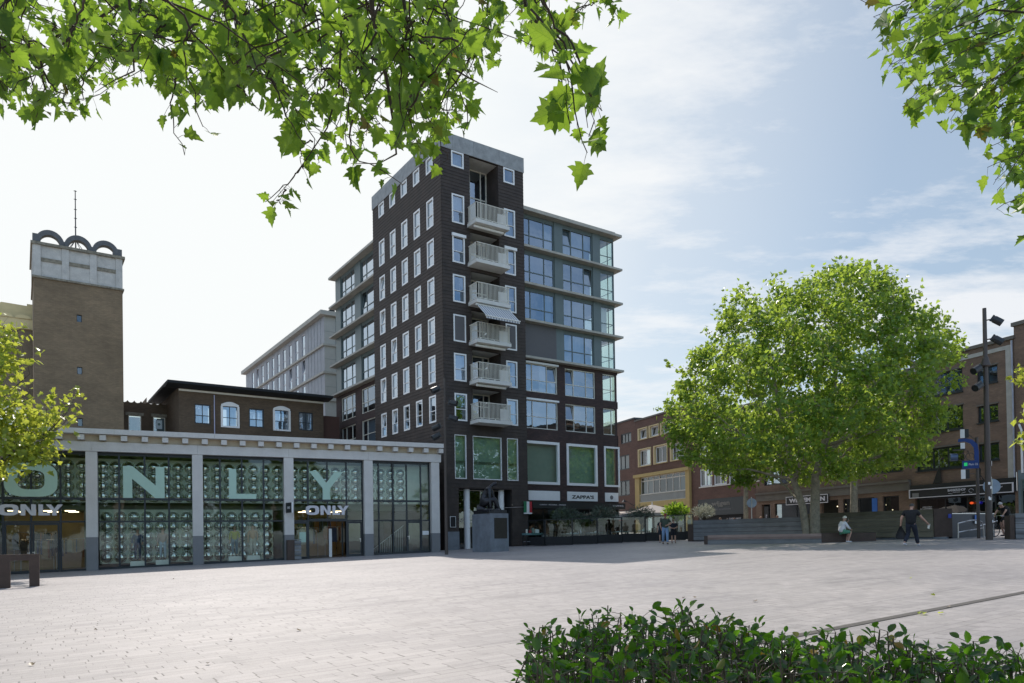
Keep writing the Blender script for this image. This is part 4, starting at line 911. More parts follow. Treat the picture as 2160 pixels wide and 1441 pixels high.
for k, (hx, lab) in enumerate(((-14.0, 'pale shop mannequin bust in a jacket, left of the three in the shop window'), (-12.9, 'bare pale mannequin head, middle one in the shop window'), (-11.75, 'mannequin bust in white shirt and dark jacket beside the blue banner'))):
    p = B.w(hx, .9); t = thing('mannequin', lab, 'mannequin', (p.x, p.y, 1.25), B.a, 'mannequins in the shop window')
    MB().lathe([(.2, .0), (.19, .6), (.26, .95), (.27, 1.15), (.20, 1.3), (.07, 1.36)], (0, 0, .1), 12, sx=1, sy=.6).obj('torso', [M['ochrepale'], M['canopy'], M['colgrey']][k], t)
    MB().lathe([(.06, 1.44), (.06, 1.54)], (0, 0, 0), 8).ball((0, 0, 1.65), .10, .115, .14).obj('head', M['offwhite'], t)
# building with the grey fronted shop
wb = rowb('shop_building', 'brown brick house with white windows over a dark grey shopfront left of the plane tree', -30.4)
x = lambda v: v+30.4
ww = [(x(-34.2)+i*2.45, x(-34.2)+2.15+i*2.45) for i in range(4)]
m = MB(); m.wall(XF(), x(-35.65), x(-25.22), 0, 14.2, [(a, b, z, z+1.95) for a, b in ww for z in (6.7, 9.4, 11.8)]+[(x(-34.6), x(-26.9), 0, 5.3)], .25); m.obj('wall', M['rowbrick2'], wb)
MB().box(x(-35.65), x(-25.22), -.1, 8, 14.2, 14.45).obj('roof_coping', M['rowgrey'], wb)
for a, b in ww:
    for z in (6.7, 9.4, 11.8):
        window(wb, b-a, 1.95, (a, .1, z), 0, (1, 1), (1,), .14, .16, .03, .09, mats=M['white'], gl=M['darkglass'])
        MB().box(a-.12, b+.12, -.07, -.003, z-.12, z).obj('sill', M['offwhite'], wb)
MB().q((x(-35), 2, 0), (x(-25.5), 2, 0), (x(-25.5), 2, 14), (x(-35), 2, 14)).obj('interior', M['dim'], wb)
dg = mk('dark_grey_front', (.035,.042,.045), .5)
m = MB().box(x(-34.6), x(-26.9), .02, .2, 3.6, 5.3).box(x(-34.6), x(-33.9), .05, .2, 1.0, 3.598).box(x(-34.6), x(-26.9), -.02, .018, 3.52, 3.6); m.obj('shopfront', dg, wb)
MB().box(x(-33.9), x(-26.9), .22, .3, 1.0, 3.5).obj('dark_window', M['blackmatte'], wb)
text(wb, 'wijgen', mk('bronze_letter', (.18,.17,.15), .5), x(-32.2), x(-29.2), 4.35, 5.0, .018, .03, .03)
text(wb, 'KAPPERS EN HAARWERK', M['colgrey'], x(-32.2), x(-29.0), 4.05, 4.2, .018, .01, .01)
text(wb, "IT'S NOT A HAIRCUT", M['signgrey'], x(-29.6), x(-27.7), 3.02, 3.18, .21, .01, .02); text(wb, "IT'S A STATEMENT!", M['signgrey'], x(-29.0), x(-27.2), 2.72, 2.88, .21, .01, .02)
# ochre building
ob = rowb('brick_building', 'brown brick building with ochre window surrounds and a wide glazed bay on its first floor', -41.6)
x = lambda v: v+41.6
ow = [(x(-46.75)+i*2.55, x(-46.75)+2.2+i*2.55, 13.4, 14.9) for i in range(4)]+[(x(-46.8)+i*3.55, x(-46.8)+2.95+i*3.55, 10.05, 12.3) for i in range(3)]
m = MB(); m.wall(XF(), x(-47.6), x(-35.68), 0, 15.9, ow+[(x(-47.0), x(-36.3), 1, 9.0)], .3); m.obj('wall', M['rowbrick2'], ob)
MB().box(x(-47.6), x(-35.68), -.1, 8, 15.9, 16.1).obj('roof_coping', M['rowgrey'], ob)
for a, b, z0, z1 in ow:
    m = MB(); e_ = .26
    m.box(a-.02, a+e_, -.12, .25, z0, z1).box(b-.08, b+.02, -.12, .25, z0, z1).box(a+e_, b-.08, -.12, .25, z0, z0+.1).box(a+e_, b-.08, -.12, .25, z1-.14, z1); m.obj('ochre_surround', M['ochrepale'], ob)
    window(ob, b-a-e_-.1, z1-z0-.26, (a+e_+.01, .12, z0+.11), 0, (1, 1) if z0 < 12 else (1,), (1,), .12, .14, 0, .09, mats=M['white'], gl=M['darkglass'], tilt=(0, 0) if z0 > 12 else None)
m = MB().box(x(-47.3), x(-46.3), -.3, .3, 1, 8.72).box(x(-36.5), x(-35.75), -.3, .3, 1, 8.72).box(x(-47.5), x(-35.7), -.45, .3, 8.722, 9.1).box(x(-46.3), x(-36.5), -.3, .3, 4.9, 5.6); m.obj('ochre_frame', M['ochre'], ob)
window(ob, 9.8, 2.15, (x(-46.3), .0, 6.55), 0, (1, .9, 1, 1, 1, 1, 1), (.8, .2), .12, .1, 0, .1, mats=M['offwhite'], gl=M['darkglass'], name='bay_window', curtain=(.0, .25, .02, .98, M['white']))
c = MB()
for i in range(30): xa = x(-38.6)+i*.07; c.q((xa, .3+.04*(i % 2), 6.6), (xa+.07, .3+.04*((i+1) % 2), 6.6), (xa+.07, .3+.04*((i+1) % 2), 8.6), (xa, .3+.04*(i % 2), 8.6))
c.obj('curtain', M['white'], ob)
m = MB(); 
for i in range(44): xx = x(-46.3)+i*.228; m.box(xx-.02, xx+.02, -.22, -.18, 5.62, 6.5)
m.box(x(-46.3), x(-36.5), -.25, -.15, 6.5, 6.56).box(x(-46.3), x(-36.5), -.25, -.15, 5.602, 5.65).obj('balustrade', M['offwhite'], ob)
MB().box(x(-46.3), x(-36.5), -.1, 0, 5.602, 6.5).obj('grey_apron', mk('apron_grey', (.25,.28,.29), .7), ob)
MB().q((x(-47), 2, 1), (x(-36), 2, 1), (x(-36), 2, 15.5), (x(-47), 2, 15.5)).obj('interior', M['dim'], ob)
window(ob, 9.8, 3.6, (x(-46.3), .1, 1.2), 0, (1, 1, 1, 1), (1,), .1, .1, 0, .08, mats=M['black'], gl=M['darkglass'], name='shop_window')
# corner cafe building
cb_ = rowb('corner_building', 'brown brick corner building with dark framed windows partly hidden by the dark tower', -52)
x = lambda v: v+52
cw = [(x(-51.1), x(-48.5), 13.5, 14.8), (x(-52.6), x(-49.1), 10.1, 12.0), (x(-52.6), x(-49.1), 6.7, 8.7)]
m = MB(); m.wall(XF(), x(-60), x(-47.62), 0, 16.3, cw+[(x(-58), x(-48), 0, 4.6)], .25); m.obj('wall', M['rowbrick2'], cb_)
MB().box(x(-60), x(-47.62), -.1, 8, 16.3, 16.5).obj('roof_coping', M['navyframe'], cb_)
for k, (a, b, z0, z1) in enumerate(cw):
    window(cb_, b-a, z1-z0, (a, .08, z0), 0, (1, 1, 1), (1,), .1, .14, .02, .1, mats=M['navyframe'], gl=M['darkglass'], curtain=(.05, .95, .05, .98, M['curtain']) if k < 2 else None)
MB().q((x(-59), 2, 0), (x(-48), 2, 0), (x(-48), 2, 16), (x(-59), 2, 16)).obj('interior', M['dim'], cb_)
m = MB(); m.prism([(-.02, 4.7), (-1.5, 4.35), (-1.5, 3.6), (-1.45, 3.6), (-1.4, 4.25), (-.02, 4.6)], lambda u, v, w: (w, u, v), x(-57), x(-48.4)); m.obj('awning', M['canvas'], cb_)
MB().box(x(-57), x(-48.4), -1.53, -1.505, 3.42, 3.6).obj('awning_trim', M['red'], cb_)
m = MB(); m.tube([(x(-47.75), -.05, 5.2), (x(-48.3), -1.0, 5.9)], .04, 6); m.lathe([(.05, .35), (.3, .05), (.34, 0)], (x(-48.5), -1.2, 5.75), 10); m.obj('wall_lamp', M['navyframe'], cb_)
# ------------------------------------------------------------------ street furniture
def on(px, py): p = gnd(px, py); return p
# plane tree bench and the retaining wall behind
bl, bmid, br_ = gnd(1493, 1148.5), gnd(1736, 1146), gnd(1834, 1141.5)
bmid = Vector((16.1, 37.9, gz(16.1, 37.9)))
bt = thing('bench', 'long low timber bench with dark steel end wrapped round the plane tree', 'bench', bl)
def strip(m, a, b, depth, z0, z1, mi=0, rel=None):
    a, b = Vector(a), Vector(b); d = (b-a); d.z = 0; d.normalize(); n_ = Vector((-d.y, d.x, 0))
    if n_.y < 0: n_ = -n_
    pts = [a, b, b+n_*depth, a+n_*depth]; i = len(m.v); off = rel or Vector((0, 0, 0))
    for z in (z0, z1):
        for p in pts: m.v.append(tuple(Vector((p.x, p.y, z))-off))
    for f in ((0,3,2,1),(4,5,6,7),(0,1,5,4),(1,2,6,5),(2,3,7,6),(3,0,4,7)): m.f.append(tuple(i+k for k in f)); m.m.append(mi)
    return m
zt = 1.46
strip(MB(), bl, bmid, 1.9, .86, 1.19, rel=bl).obj('lower_plank', M['greyplank'], bt)
strip(MB(), bl, bmid, 1.9, 1.195, zt, rel=bl).obj('upper_plank', M['redplank'], bt)
d_ = (bmid-bl).normalized()
strip(MB(), bl-d_*.22, bl-d_*.01, 1.9, .85, zt-.04, rel=bl).obj('end_plate', M['corten'], bt)
strip(MB(), bmid+Vector((.02, 0, 0)), br_+Vector((.3, -.1, 0)), 1.6, .92, zt+.01, rel=bl).obj('steel_end', M['corten'], bt)
wl, wr = gnd(1463, 1142), gnd(1968, 1137)
wl.z = wr.z = 0
wt = thing('retaining_wall', 'long weathered timber clad retaining wall behind the bench', 'wall', wl)
m = MB(); n_ = 5
mid = wl+(wr-wl)*.5
za, zb2, top = .95, .95, 2.42
for i in range(n_):
    h = (2.46-1.12)/n_; strip(m, wl, wr, .5, 1.12+i*h, 1.12+(i+1)*h-.02, 0, wl)
m.obj('planks', M['greyplank'], wt)
m = MB(); a = wl+(wr-wl)*.52
for i in range(n_):
    h = (2.63-1.2)/n_; strip(m, a+Vector((-.02, -.07, 0)), wr+Vector((-.0, -.07, 0)), .5, 1.2+i*h, 1.2+(i+1)*h-.02, 0, wl)
m.obj('mossy_planks', M['mossplank'], wt)
strip(MB(), a, wr+(wr-wl).normalized()*.6, .42, .8, 1.195, 0, wl).obj('stone_base', M['stone'], wt)
strip(MB(), wl+Vector((.05, .12, 0)), wr+Vector((0, .12, 0)), .3, .8, 2.44, 0, wl).obj('backing', M['corten'], wt)
strip(MB(), wl-(wr-wl).normalized()*.45, wl-(wr-wl).normalized()*.02, .5, .8, 2.2, 0, wl).obj('end_post', M['corten'], wt)
pr = gnd(2007, 1136); pr.z = 0
o = strip(MB(), wr+Vector((.02, -.1, 0)), pr+Vector((0, -.1, 0)), .5, 1.2, 2.64, 0, wl).obj('steel_panel', M['corten'], wt)
e_ = Vector((pr.x-.22, pr.y-.125, 0))-wl
MB().box(e_.x, e_.x+.17, e_.y, e_.y+.01, 2.15, 2.36).obj('blue_sticker', mk('blue_sticker', (.03,.05,.3), .5), o)
# ramp wall with handrail
rw0, rw1 = Vector((22.5, 37.2, 0)), Vector((25.6, 38.6, 0))
rw = thing('ramp_wall', 'dark grey ramp wall between the timber wall and the lamp post', 'wall', rw0)
strip(MB(), rw0, rw1, .3, .9, 2.36, 0, rw0).obj('wall_panel', mk('anthracite_panel', (.055,.06,.068), .5), rw)
strip(MB(), rw0+Vector((0, -.005, 0)), rw1, .34, 2.362, 2.40, 0, rw0).obj('cap', M['steel'], rw)
o = MB().box(0, .42, -.012, 0, 0, .3).obj('blue_sign', mk('blue_sign', (.02,.12,.42), .4), rw, (1.55, .62, 2.0), (0, 0, rad(24))); text(o, 'v', M['white'], .14, .3, .06, .24, -.014, .004, .03); MB().box(0, .42, -.012, 0, -.15, -.01).obj('white_sign', M['white'], o)
h0 = Vector((22.0, 35.9, 0)); hr = thing('handrail', 'bent stainless handrail at the foot of the ramp', 'handrail', h0)
gz0 = gz(23.6, 36.5)
MB().tube([(0, 0, 1.86), (.8, .3, 2.0), (1.25, .42, 2.02), (1.5, .5, 1.92), (1.6, .55, 1.7), (1.62, .56, gz0)], .03, 8).tube([(0, 0, 1.42), (1.6, .55, 1.62)], .03, 8).tube([(0, 0, 1.86), (0, 0, 1.42)], .03, 6).tube([(0, 0, 1.42), (0, 0, gz0)], .03, 6).obj('rail', M['steel'], hr)
h1 = Vector((24.0, 37.45, 0)); hs = thing('handrail', 'second straight handrail rising along the grey ramp wall', 'handrail', h1)
MB().tube([(0, 0, 1.72), (1.3, .5, 1.98)], .03, 8).tube([(.1, .04, 1.74), (.1, .28, 1.70)], .015, 6).tube([(1.2, .46, 1.96), (1.2, .74, 1.92)], .015, 6).obj('rail', M['steel'], hs)
# right hand planter box
pq = Vector((23.0, 33.3, gz(23, 33.3))); pl = thing('planter_box', 'slatted grey planter box cut by the right edge of the picture', 'planter', pq, rad(-20))
m = MB()
for i in range(5): m.box(.03, .72, -.03, .9, .03+i*.235, .245+i*.235)
m.obj('slats', M['greyplank'], pl); MB().box(.05, .70, .0, .88, .02, 1.17).obj('backing', M['corten'], pl); MB().box(-.18, 0, 0, .9, 0, 1.1).obj('end_post', M['corten'], pl); MB().box(.75, 3, -.05, .9, 0, 1.26).obj('steel_side', M['corten'], pl)
# lamp posts
def flood(parent, z, ang, tilt, arm=.35):
    o = MB().tube([(0, 0, 0), (arm*math.cos(ang), arm*math.sin(ang), .05)], .03, 6).obj('bracket', M['lamp'], parent, (0, 0, z))
    h = MB().lathe([(.14, -.02), (.17, .05), (.17, .42), (.16, .42), (.15, .38), (.02, .37)], (0, 0, 0), 10)
    h.box(-.15, .15, -.04, .04, -.1, -.021)
    f = h.obj('floodlight', M['black'] if tilt > 0 else M['lamp'], o, (arm*math.cos(ang), arm*math.sin(ang), .05), (0, rad(abs(tilt)), ang)); return o
def lamp(px, py, ztop, label, r, fl):
    p = gnd(px, py); t = thing('lamp_post', label, 'lamp post', p)
    MB().tube([(0, 0, -.05), (0, 0, ztop-p.z)], [r, r*.55], 16).obj('pole', M['lamp'], t, smooth=False)
    for z, an, ti in fl: flood(t, z-p.z, rad(an), ti)
    return t
l1 = lamp(942, 1170, 10.68, 'tall slim brown lamp post in front of the dark tower corner', .10, [(10.0, 200, 115), (9.2, -15, 105), (8.35, -10, 110), (7.9, 160, 110), (7.35, 195, 118)])
l2 = lamp(2087, 1139, 11.83, 'tall thick brown lamp post with stickers beside the ramp', .15, [(11.25, -20, 125), (10.35, -20, 125), (9.0, 195, 118), (8.2, 200, 118)])
p = gnd(2087, 1139); MB().lathe([(.12, 9.55-p.z), (.15, 9.4-p.z), (.22, 9.14-p.z), (.16, 9.1-p.z)], (0, 0, 0), 16).obj('collar', M['lamp'], l2)
m = MB(); r3 = random.Random(2)
for i in range(7):
    z = r3.uniform(1.6, 4.6)-p.z; a = r3.uniform(-2.4, -.7); c = Vector((math.cos(a), math.sin(a), 0))*.158; t_ = Vector((-math.sin(a), math.cos(a), 0)); w_ = r3.uniform(.03, .06)
    m.q(c-t_*w_+Vector((0,0,z)), c+t_*w_+Vector((0,0,z)), c+t_*w_+Vector((0,0,z+.12)), c-t_*w_+Vector((0,0,z+.12)))
m.obj('stickers', M['white'], l2)
# round signs
def rsign(x, y, ztop, label, r, sty):
    t = thing('road_sign', label, 'road sign', (x, y, gz(x, y)))
    MB().tube([(0, 0, 0), (0, 0, ztop-gz(x, y)+.1)], .04, 8).obj('pole', M['steel'], t)
    o = MB().lathe([(r, 0), (r, .02)], (0, 0, 0), 24).obj('disc', mk('sign_back', (.25,.31,.38), .45, .4), t, (0, -.06, ztop-r-gz(x, y)), (rad(90), 0, sty))
    MB().box(-.03, .03, -r*.95, r*.95, .021, .03).obj('bracket', M['steel'], o); return t
rsign(18.13, 55, 4.18, 'round grey back of a road sign on a thin post beyond the planter wall', .36, rad(-15))
rsign(23.2, 35.2, 3.98, 'round blue grey road sign half hidden behind the right lamp post', .37, rad(-20))
# bicycle parking sign
p = Vector((22.86, 36.0, gz(22.86, 36))); bs = thing('parking_sign', 'blue bicycle parking sign with curved top and a metal bicycle on its post', 'sign', p, rad(-28))
zz_ = lambda z: z-p.z
MB().tube([(.18, 0, 0), (.18, 0, zz_(6.1))], .075, 8).obj('post', M['lamp'], bs)
blue = mk('sign_blue', (.012,.045,.20), .35)
pts = [(-.62, 5.90), (-.34, 5.92), (-.1, 5.80), (.03, 5.6), (.06, 5.35), (.06, 4.96), (.25, 4.96), (.25, 5.4), (.2, 5.74), (.0, 5.98), (-.3, 6.08), (-.6, 6.06)]
m = MB()
for i in range(5): m.prism([pts[i], pts[i+1], pts[10-i], pts[11-i]], lambda u, v, w: (u, w, zz_(v)), -.14, -.08)
m.obj('curved_board', blue, bs)
o = MB().box(-.46, .25, -.14, -.085, zz_(4.56), zz_(4.955)).obj('name_board', blue, bs)
text(o, 'Plein 22', M['signgrey'], -.18, .20, zz_(4.72), zz_(4.82), -.141, .006, .01); MB().box(-.38, -.24, -.15, -.141, zz_(4.70), zz_(4.86)).obj('green_light', emit('green_light', (.05, .9, .3), .5), o)
m = MB()
for cx in (-.5, -.12): m.tube([(cx+.18*math.cos(t*.35), -.1, zz_(5.16)+.18*math.sin(t*.35)) for t in range(19)], .018, 5)
m.tube([(-.5, -.1, zz_(5.16)), (-.4, -.1, zz_(5.46)), (-.2, -.1, zz_(5.46)), (-.3, -.1, zz_(5.18)), (-.42, -.1, zz_(5.4))], .016, 5).tube([(-.2, -.1, zz_(5.46)), (-.12, -.1, zz_(5.16))], .016, 5); m.obj('metal_bicycle', M['lamp'], bs)
m = MB(); m.tube([(-.98, -.15, zz_(5.16)), (-.66, -.1, zz_(5.16))], .19, 14); m.obj('loudspeaker', mk('blue_grey_drum', (.1,.14,.22), .3, .4), bs)
MB().box(-.85, -.3, -.3, 0, zz_(5.5), zz_(5.54)).obj('small_roof', M['black'], bs)
for z0, z1 in ((6.09, 6.52), (5.56, 5.85), (4.06, 4.52)):
    o = MB().box(-.52, -.33, -.22, -.2, zz_(z0), zz_(z1)).obj('white_sign', M['white'], bs)
    if z0 != 5.56: MB().box(-.329, -.16, -.22, .0, zz_(z0), zz_(z1)).obj('box', M['black'], o)
MB().tube([(.1, -.05, zz_(6.0)), (-.2, -.1, zz_(6.3))], .02, 5).tube([(.1, -.05, zz_(4.3)), (-.2, -.1, zz_(4.3))], .02, 5).obj('bracket', M['lamp'], bs)
# brown steel frame on the left
a, b = gnd(12, 1241), gnd(76, 1237); d = (b-a); d.z = 0; L = d.length
fr = thing('steel_frame', 'brown weathered steel portal frame standing on the paving at the left edge', 'frame', a, math.atan2(d.y, d.x))
MB().box(-.2, L+.1, 0, .2, .95, 1.17).obj('crossbar', M['corten'], fr)
MB().box(-.2, .13, .001, .199, -.1, .949).obj('leg', M['corten'], fr); MB().box(L-.2, L+.1, .001, .199, -.1, .949).obj('leg', M['corten'], fr)
# statue on its pedestal
pc = gnd(1035, 1165); pd = thing('pedestal', 'grey blue stone pedestal with a dark bronze plaque under the statue', 'pedestal', (0, 0, 0))
pl_, pr_ = gnd(999, 1163), gnd(1079, 1158.5)
e1 = (pr_-pc); e1.z = 0; e1 = e1.normalized(); e2 = Vector((-e1.y, e1.x, 0))
ang = math.atan2(e1.y, e1.x)
pa = rad(35); pd.location = (pc.x, pc.y, 0); pd.rotation_euler = (0, 0, pa); PWX, PWY, PZ = 1.3, 2.0, 2.93
m = MB(); m.prism([(0, 0), (PWX, 0), (PWX, PWY), (0, PWY)], lambda u, v, w: (u, v, w), .3, PZ); m.obj('block', M['stone'], pd)
MB().box(.28, 1.18, -.03, -.004, 1.45, 2.66).obj('plaque', M['plaque'], pd)
st = thing('statue', 'dark bronze statue of a crouching naked figure looking down', 'statue', Vector((pc.x, pc.y, PZ)), pa)
m = MB(); r4 = random.Random(4)
m.prism([(-.05, .05), (PWX-.1, .0), (PWX, PWY-.2), (.1, PWY)], lambda u, v, w: (u, v, w), .002, .22)
for i in range(26): m.ball((r4.uniform(.05, 1.35), r4.uniform(.1, 1.5), .2), r4.uniform(.1, .22), r4.uniform(.1, .22), r4.uniform(.06, .14), 7)
m.obj('rock_base', M['bronze'], st)
def skin(name, verts, edges, mats, parent=None, loc=(0, 0, 0), rot=0, sub=2, root=0):
    me = bpy.data.meshes.new(name); me.from_pydata([v[:3] for v in verts], edges, []); me.materials.append(mats)
    o = put(name, me, parent, loc, (0, 0, rot)); md = o.modifiers.new('Skin', 'SKIN'); md.use_smooth_shade = True
    sv = me.skin_vertices[0].data
    for k, v in enumerate(verts):
        r = v[3]; sv[k].radius = r if hasattr(r, '__len__') else (r, r); sv[k].use_root = (k == root)
    o.modifiers.new('Sub', 'SUBSURF').levels = sub; o.modifiers['Sub'].render_levels = sub
    dg = bpy.context.evaluated_depsgraph_get(); me2 = bpy.data.meshes.new_from_object(o.evaluated_get(dg)); o.modifiers.clear(); o.data = me2
    me2.materials.clear(); me2.materials.append(mats); return o
bpy.context.view_layer.update()
def sp_(u, w, z, r): return (.82*u+.57*w+.12, -.57*u+.82*w+.18, z, r)
V = [sp_(-.40,.72,.66,.27), sp_(-.32,.72,1.0,.25), sp_(-.20,.70,1.32,.26), sp_(-.04,.68,1.56,.22), sp_(.14,.66,1.72,.10), sp_(.30,.62,1.80,.14), sp_(.44,.60,1.78,.12),
     sp_(.04,.92,1.48,.12), sp_(.16,.95,1.08,.10), sp_(.3,.9,.72,.07),
     sp_(-.02,.42,1.45,.13), sp_(-.01,.32,1.05,.105), sp_(.0,.28,.62,.085), sp_(.04,.28,.3,.07),
     sp_(-.2,.42,.72,.22), sp_(.28,.36,.86,.19), sp_(.42,.38,.5,.13), sp_(.54,.40,.26,.09), sp_(.66,.36,.22,.06),
     sp_(-.5,1.0,.45,.2), sp_(-.72,.75,.32,.17), sp_(-.3,.4,.28,.12), sp_(-.75,.5,.26,.14), sp_(-.85,.85,.3,.12)]
E_ = [(0,1),(1,2),(2,3),(3,4),(4,5),(5,6),(3,7),(7,8),(8,9),(3,10),(10,11),(11,12),(12,13),(0,14),(14,15),(15,16),(16,17),(17,18),(0,19),(19,20),(20,21),(20,22),(19,23)]
skin('figure', V, E_, M['bronze'], st)
# ------------------------------------------------------------------ terrace in front of the cafe
fpts = [Vector((1.15, 51.9, 0)), Vector((2.3, 50.6, 0)), Vector((4.2, 50.7, 0)), Vector((5.95, 50.85, 0)), Vector((7.7, 51.1, 0)), Vector((9.4, 51.35, 0)), Vector((10.9, 51.6, 0)), Vector((12.35, 51.9, 0)), Vector((12.95, 51.95, 0))]
names = ['set at an angle at the left end by the cafe wall', 'first facing panel from the left end', 'below the left pair of olive crowns', 'under the middle olive tree', 'between the middle and right olive trees', 'left of the walking couple', 'behind the man in the red cap', 'narrow gate panel beside the planter wall']
for k, (a, b) in enumerate(zip(fpts, fpts[1:])):
    d = b-a; L = d.length; g = gz(a.x, a.y); h = 1.85
    t = thing('glass_screen', 'black framed terrace screen %s' % names[k], 'screen', (a.x, a.y, g), math.atan2(d.y, d.x), 'terrace screens round the cafe')
    m = MB().box(0, .05, -.03, .03, .04, h).box(L-.05, L-.004, -.03, .03, .04, h).box(.05, L-.05, -.028, .028, h-.05, h).box(.05, L-.05, -.028, .028, .6, .65); m.obj('frame', M['black'], t)
    MB().q((.05, 0, .65), (L-.05, 0, .65), (L-.05, 0, h-.05), (.05, 0, h-.05)).obj('pane', M['screenglass'], t)
    MB().box(.02, L-.02, -.12, .3, .06, .62).obj('trough', M['blackmatte'], t)
# olive trees and other shrubs are in the vegetation part; parasol, tables
p = Vector((11.2, 58, gz(11.2, 58))); ps = thing('parasol', 'large beige square parasol over the cafe terrace', 'parasol', p, rad(20))
MB().tube([(0, 0, 0), (0, 0, 2.95)], .035, 8).obj('pole', M['white'], ps)
m = MB(); ap = (0, 0, 3.95-p.z); c4 = [(-1.9, -1.9), (1.9, -1.9), (1.9, 1.9), (-1.9, 1.9)]; ze = 3.2-p.z
for i in range(4):
    a, b = c4[i], c4[(i+1) % 4]; mid_ = ((a[0]+b[0])/2, (a[1]+b[1])/2)
    m.q((*a, ze), (*mid_, ze+.05), ap).q((*mid_, ze+.05), (*b, ze), ap)
    m.q((*a, ze), (*b, ze), (*b, ze-.2), (*a, ze-.2))
m.obj('canopy', M['canvas'], ps); MB().tube([ap, (0, 0, ap[2]+.2)], .03, 6).obj('finial', M['offwhite'], ps)
p = Vector((7.2, 60, gz(7.2, 60))); p2 = dup(ps, p, rad(10), 'second beige parasol in the shade further left on the cafe terrace'); p2.scale = (1, 1, .92); ps['group'] = p2['group'] = 'parasols on the cafe terrace'
def table(x, y, rot, label, first=[None]):
    if first[0] is None:
        t = thing('cafe_table', label, 'table', (x, y, gz(x, y)), rot, 'tables on the cafe terrace')
        MB().box(-.6, .6, -.4, .4, .72, .76).obj('tabletop', M['teal'], t)
        for sx in (-.52, .52):
            for sy in (-.33, .33): MB().box(sx-.025, sx+.025, sy-.025, sy+.025, 0, .719).obj('leg', M['black'], t)
        MB().box(-.3, -.1, -.15, .05, .761, .79).lathe([(.04, .761), (.04, .9), (.015, .95), (.015, 1.02)], (.2, .1, 0), 8).box(.0, .1, -.2, -.1, .761, .87).obj('tableware', M['white'], t); first[0] = t; return t
    return dup(first[0], (x, y, gz(x, y)), rot, label)
TB = [(4.2, 52.9, .1, 'teal cafe table with tableware behind the first facing screen'), (6.0, 53.2, .0, 'teal cafe table below the left olive trees'), (7.9, 53.3, .15, 'teal cafe table under the middle olive tree'), (9.6, 53.9, .0, 'teal cafe table under the right olive tree'), (11.6, 54.6, .2, 'teal cafe table behind the man in the red cap'), (5.0, 55.0, 0, 'teal cafe table close to the cafe window')]
for a in TB: table(*a)
ch = None; ci = 0
for k, (x_, y_, r_, l_) in enumerate(TB):
    for sx in (-1, 1):
        lab = 'wicker chair at %s end of the %s' % ('left' if sx < 0 else 'right', l_[5:].replace('with tableware ', ''))
        X_, Y_ = x_+sx*.85, y_
        if ch is None:
            ch = thing('cafe_chair', lab, 'chair', (X_, Y_, gz(X_, Y_)), 0, 'chairs on the cafe terrace')
            wick = mk('wicker', (.12,.085,.055), .8, var=.4, fine=40)
            MB().box(-.22, .22, -.22, .22, .42, .47).obj('seat', wick, ch); MB().box(-.25, -.2, -.22, .22, .471, .92).obj('backrest', wick, ch)
            for a in (-.2, .2):
                for b in (-.2, .2): MB().box(a-.018, a+.018, b-.018, b+.018, 0, .419).obj('leg', M['black'], ch)
        else: dup(ch, (X_, Y_, gz(X_, Y_)), 0 if sx < 0 else math.pi, lab)
# shelf table with bottles beside the pedestal, flag sign, bin
p = D.w(6.3, -1.3); sd = thing('side_table', 'teal serving table with lower shelf against the dark wall right of the pedestal', 'table', (p.x, p.y, gz(p.x, p.y)), D.a)
MB().box(-.75, .75, -.25, .25, .78, .92).obj('tabletop', M['teal'], sd); MB().box(-.7, .7, -.22, .22, .3, .35).obj('shelf', M['colgrey'], sd)
for a in (-.68, .68):
    for b in (-.2, .2): MB().box(a-.03, a+.03, b-.03, b+.03, 0, .779).obj('leg', M['black'], sd)
for k, (dx, mt, nm) in enumerate(((-.5, M['offwhite'], 'cream jar with dark lid, left of the four on the serving table'), (-.2, M['red'], 'red and white jar on the serving table'), (.08, M['greenblind'], 'tall pale green bottle on the serving table'), (.4, M['white'], 'broad white tub at the right end of the serving table'))):
    q_ = p+D.x*dx; t = thing('jar', nm, 'jar', (q_.x, q_.y, gz(p.x, p.y)+.922), 0, 'jars on the serving table')
    rr = (.07, .1, .06, .16)[k]; hh = (.3, .22, .38, .28)[k]
    MB().lathe([(rr, 0), (rr, hh*.8), (rr*.6, hh*.92)], (0, 0, 0), 10).obj('body', mt, t); MB().lathe([(rr*.55, hh*.93), (rr*.55, hh*1.08)], (0, 0, 0), 8).obj('lid', M['navyframe'], t)
q_ = D.w(6.95, -1.9); t = thing('waste_bin', 'grey bin standing beside the teal serving table', 'bin', (q_.x, q_.y, gz(q_.x, q_.y)), D.a)
MB().lathe([(.2, 0), (.25, .75), (.27, .78)], (0, 0, 0), 14).obj('body', M['colgrey'], t); MB().lathe([(.28, .782), (.24, .84), (.05, .87)], (0, 0, 0), 14).obj('lid', M['black'], t)
q_ = D.w(6.75, -.12); t = thing('flag_sign', 'small green white and red banner sign beside the cafe front', 'sign', (q_.x, q_.y, 3.0), D.a)
for k, c in enumerate(((.02,.16,.07), (.7,.7,.7), (.4,.02,.03))): MB().box(-.36+k*.24, -.12+k*.24, -.05, 0, .3, 1.1).obj('stripe', mk('flag_stripe', c, .6), t)
MB().box(-.36, .36, -.06, .0, .2, .29).obj('bottom_strip', M['white'], t); MB().tube([(-2.2, .0, .62), (-.36, -.02, .7)], .012, 4).obj('arm', M['steel'], t)
